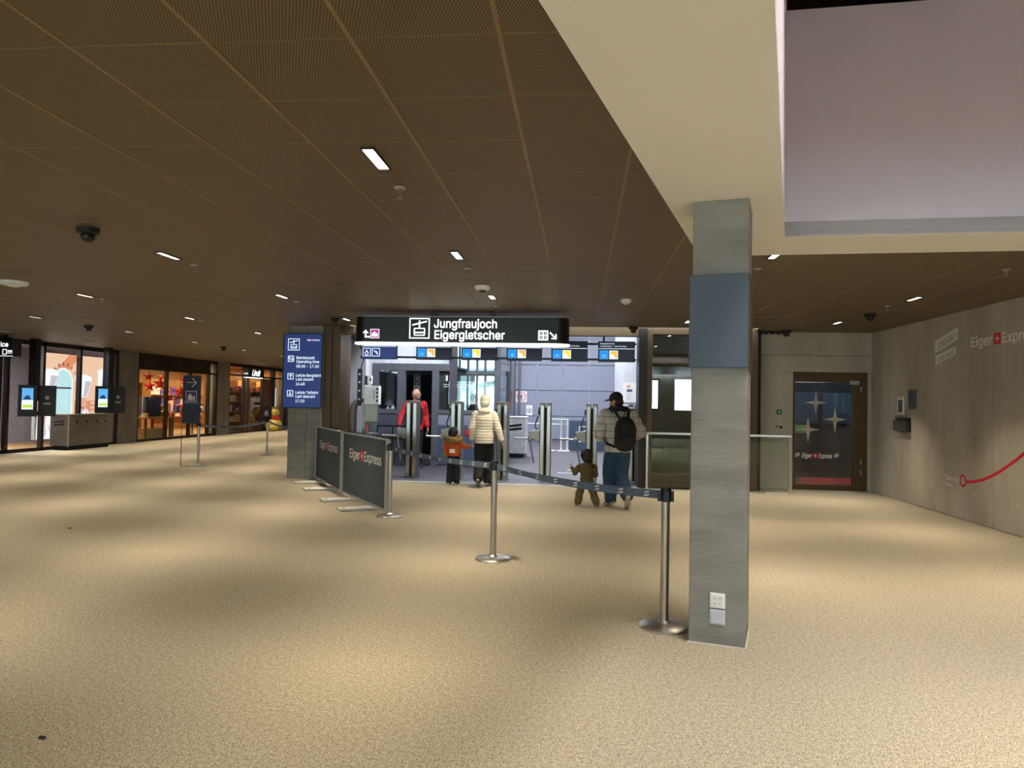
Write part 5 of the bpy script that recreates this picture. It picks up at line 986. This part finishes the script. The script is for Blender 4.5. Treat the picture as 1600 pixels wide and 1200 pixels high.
# man with the backpack
J, k = joints(1.72, head=(-.02,.06,1.595), neck=(0,.01,1.44), shl=(-.20,.0,1.40), shr=(.20,0,1.40), ell=(-.30,.02,1.10), elr=(.36,-.02,1.12), wrl=(-.15,.25,1.02), wrr=(.17,.24,1.02), pelvis=(0,0,.91), knl=(-.07,.17,.50), anl=(-.055,.13,.09), tol=(-.07,.26,.03), knr=(.07,.05,.48), anr=(.06,-.27,.20), tor=(.08,-.20,.075))
for n, v in (('tor',(.085,-.17,.06)),('anr',(.06,-.26,.18))): J[n] = Vector(v)
t, R, P = person('person in a taupe puffer jacket, black cap and blue jeans walking away', (.56,10.85,0), math.radians(18), 1.72, J, k, 'puffer', 'jeans', 'taupe', hk=1.0, yaw=math.radians(42), pitch=-.25, pad=.05, hem=.83, quilt=row(.105,.016), legpad=.045, legr=(.095,.08,.066))
m = MB(); m.ell(P(0,-.01,.04), (.090,.110,.098), R); put('cap_crown', sculpt(m, .008, 2), 'bagblack', t); m = MB(); poly_ = [(-.075,.05),(-.07,.13),(-.035,.175),(.035,.175),(.07,.13),(.075,.05)]
o_ = P(0,0,.035); m.prism(poly_, o_, R @ X, R @ Y, (R @ ZAX)*.010); m.build('cap_brim', 'bagblack', t, local=True, bevel=.003)
m = MB(); L = [(.10*math.cos(a), .01+.095*math.sin(a), 1.475+.012*math.sin(3*a)) for a in [2*PI*i/12 for i in range(13)]]; chain(m, L, [.042]*13); m.ell((0,0,1.46), (.1,.09,.06)); put('scarf', sculpt(m, .010, 3), 'bagblack', t)
m = MB(); m.ell(P(0,-.03,-.03), (.080,.085,.075), R); put('hair', sculpt(m, .008, 2), 'hair', t)
Rz = Matrix.Rotation(math.radians(18), 4, 'Z')
bp = thing('backpack', 'black backpack on the back of the person in the taupe jacket', 'backpack', Vector((.56,10.85,0))+(Rz @ Vector((.0,-.28,.86))), math.radians(18))
m = MB(); m.ell((0,.0,.02+.10), (.165,.085,.13)); m.ell((0,.0,.34), (.155,.085,.17)); m.box((-.145,-.07,.1),(.145,.07,.36)); put('main_bag', sculpt(m, .010, 6), 'bagblack', bp)
m = MB(); m.ell((0,-.085,.14), (.12,.045,.10)); put('front_pocket', sculpt(m, .008, 3), 'bagblack', bp); m = MB(); m.tube([(-.02,-.0,.51),(-.02,-.02,.56),(.02,-.02,.56),(.02,0,.51)], .008, 8); m.build('grab_loop', 'blackm', bp, local=True)
for s in (-1,1):
    m = MB(); m.tube([(s*.07,.06,.48),(s*.12,.16,.60),(s*.13,.27,.64),(s*.135,.40,.56),(s*.15,.46,.42),(s*.185,.40,.22),(s*.20,.22,.10),(s*.14,.05,.06)], .019, 8); m.build('shoulder_strap', 'bagblack', bp, smooth=60, local=True)
for s in (-1,1):
    m = MB(); m.tube([(s*.09,-.10,.18),(s*.085,-.09,.30),(s*.05,-.087,.42)], .004, 6); m.build('zip', 'blackm', bp, local=True)
# toddler in the olive suit
J, k = joints(.87, head=(-.01,.02,.755), neck=(0,0,.64), chest=(0,0,.56), waist=(0,0,.46), pelvis=(0,0,.38), shl=(-.115,0,.60), shr=(.115,0,.60), ell=(-.175,.0,.50), wrl=(-.225,.06,.575), elr=(.135,.03,.47), wrr=(.09,.12,.45), hpl=(-.06,0,.36), hpr=(.06,0,.36), knl=(-.10,.04,.22), anl=(-.125,.02,.06), tol=(-.15,.10,.028), knr=(.10,.0,.21), anr=(.15,-.09,.065), tor=(.155,.0,.03))
t, R, P = person('toddler in an olive snow suit with dark hair striding beside the backpack wearer', (.10,10.84,0), 0, .87, J, k, 'olive', 'olive', 'hallslate', hk=.80, yaw=.35, pad=.022, hem=.31, quilt=lambda c, n: .004*math.sin(c.z*70+c.x*30)*math.sin(c.x*50), legpad=.03, legr=(.09,.085,.08), vox=.005, curl=.9)
m = MB(); m.ell(P(0,-.022,.022), (.095,.105,.102), R); m.ell(P(0,-.05,-.04), (.085,.07,.065), R); put('hair', sculpt(m, .006, 2, fn=lambda c, n: .003*math.sin(c.x*120)*math.sin(c.z*100)), 'hair', t)
m = MB(); m.ell((0,-.085,.585), (.088,.05,.085)); m.ell((0,-.02,.635), (.095,.09,.03)); put('hood', sculpt(m, .008, 4), 'olive', t)
# staff man in red at the booth door
J, k = joints(1.82, elr=(.34,.02,1.19), wrr=(.43,.16,.98), ell=(-.26,-.03,1.17), wrl=(-.27,.06,.93))
t, R, P = person('person in a red and black staff jacket with grey beard at the booth door', (-3.83,16.4,0), math.radians(-150), 1.82, J, k, 'staffred', 'blackcloth', 'blackm', hk=1.04, yaw=.75, pad=.03, hem=.86, quilt=lambda c, n: .004*math.sin(c.z*40+c.x*25))
m = MB(); m.ell(P(0,-.035,-.01), (.083,.075,.08), R); put('hair', sculpt(m, .007, 2), 'greyhair', t); m = MB(); m.ell(P(0,.055,-.085), (.05,.05,.042), R); m.ell(P(.05,.02,-.06), (.02,.045,.035), R); m.ell(P(-.05,.02,-.06), (.02,.045,.035), R); put('beard', sculpt(m, .007, 2), 'greyhair', t)
m = MB()
for s in (-1,1): m.lathe(P(s*.034,.106,.0), [(.021,0),(.021,.004),(.025,.004),(.025,0)], 14, 0, tuple(R @ Y), True); m.tube([P(s*.058,.10,.004), P(s*.082,.0,.004)], .003, 6)
m.build('spectacles', 'black', t, local=True)
m = MB(); m.ell((0,.10,1.20), (.15,.095,.30)); put('chest_panel', sculpt(m, .010, 3), 'blackcloth', t)
# colleague inside the booth
J, k = joints(1.74); t, R, P = person('person in dark clothes seen through the booth window', (-2.70,17.9,0), math.radians(-70), 1.74, J, k, plain('dark maroon jacket', (44,22,26), .8), 'blackcloth', 'blackm', pad=.03, vox=.008)
m = MB(); m.ell(P(0,-.018,.022), (.086,.10,.105), R); put('hair', sculpt(m, .008, 2), 'hair', t)
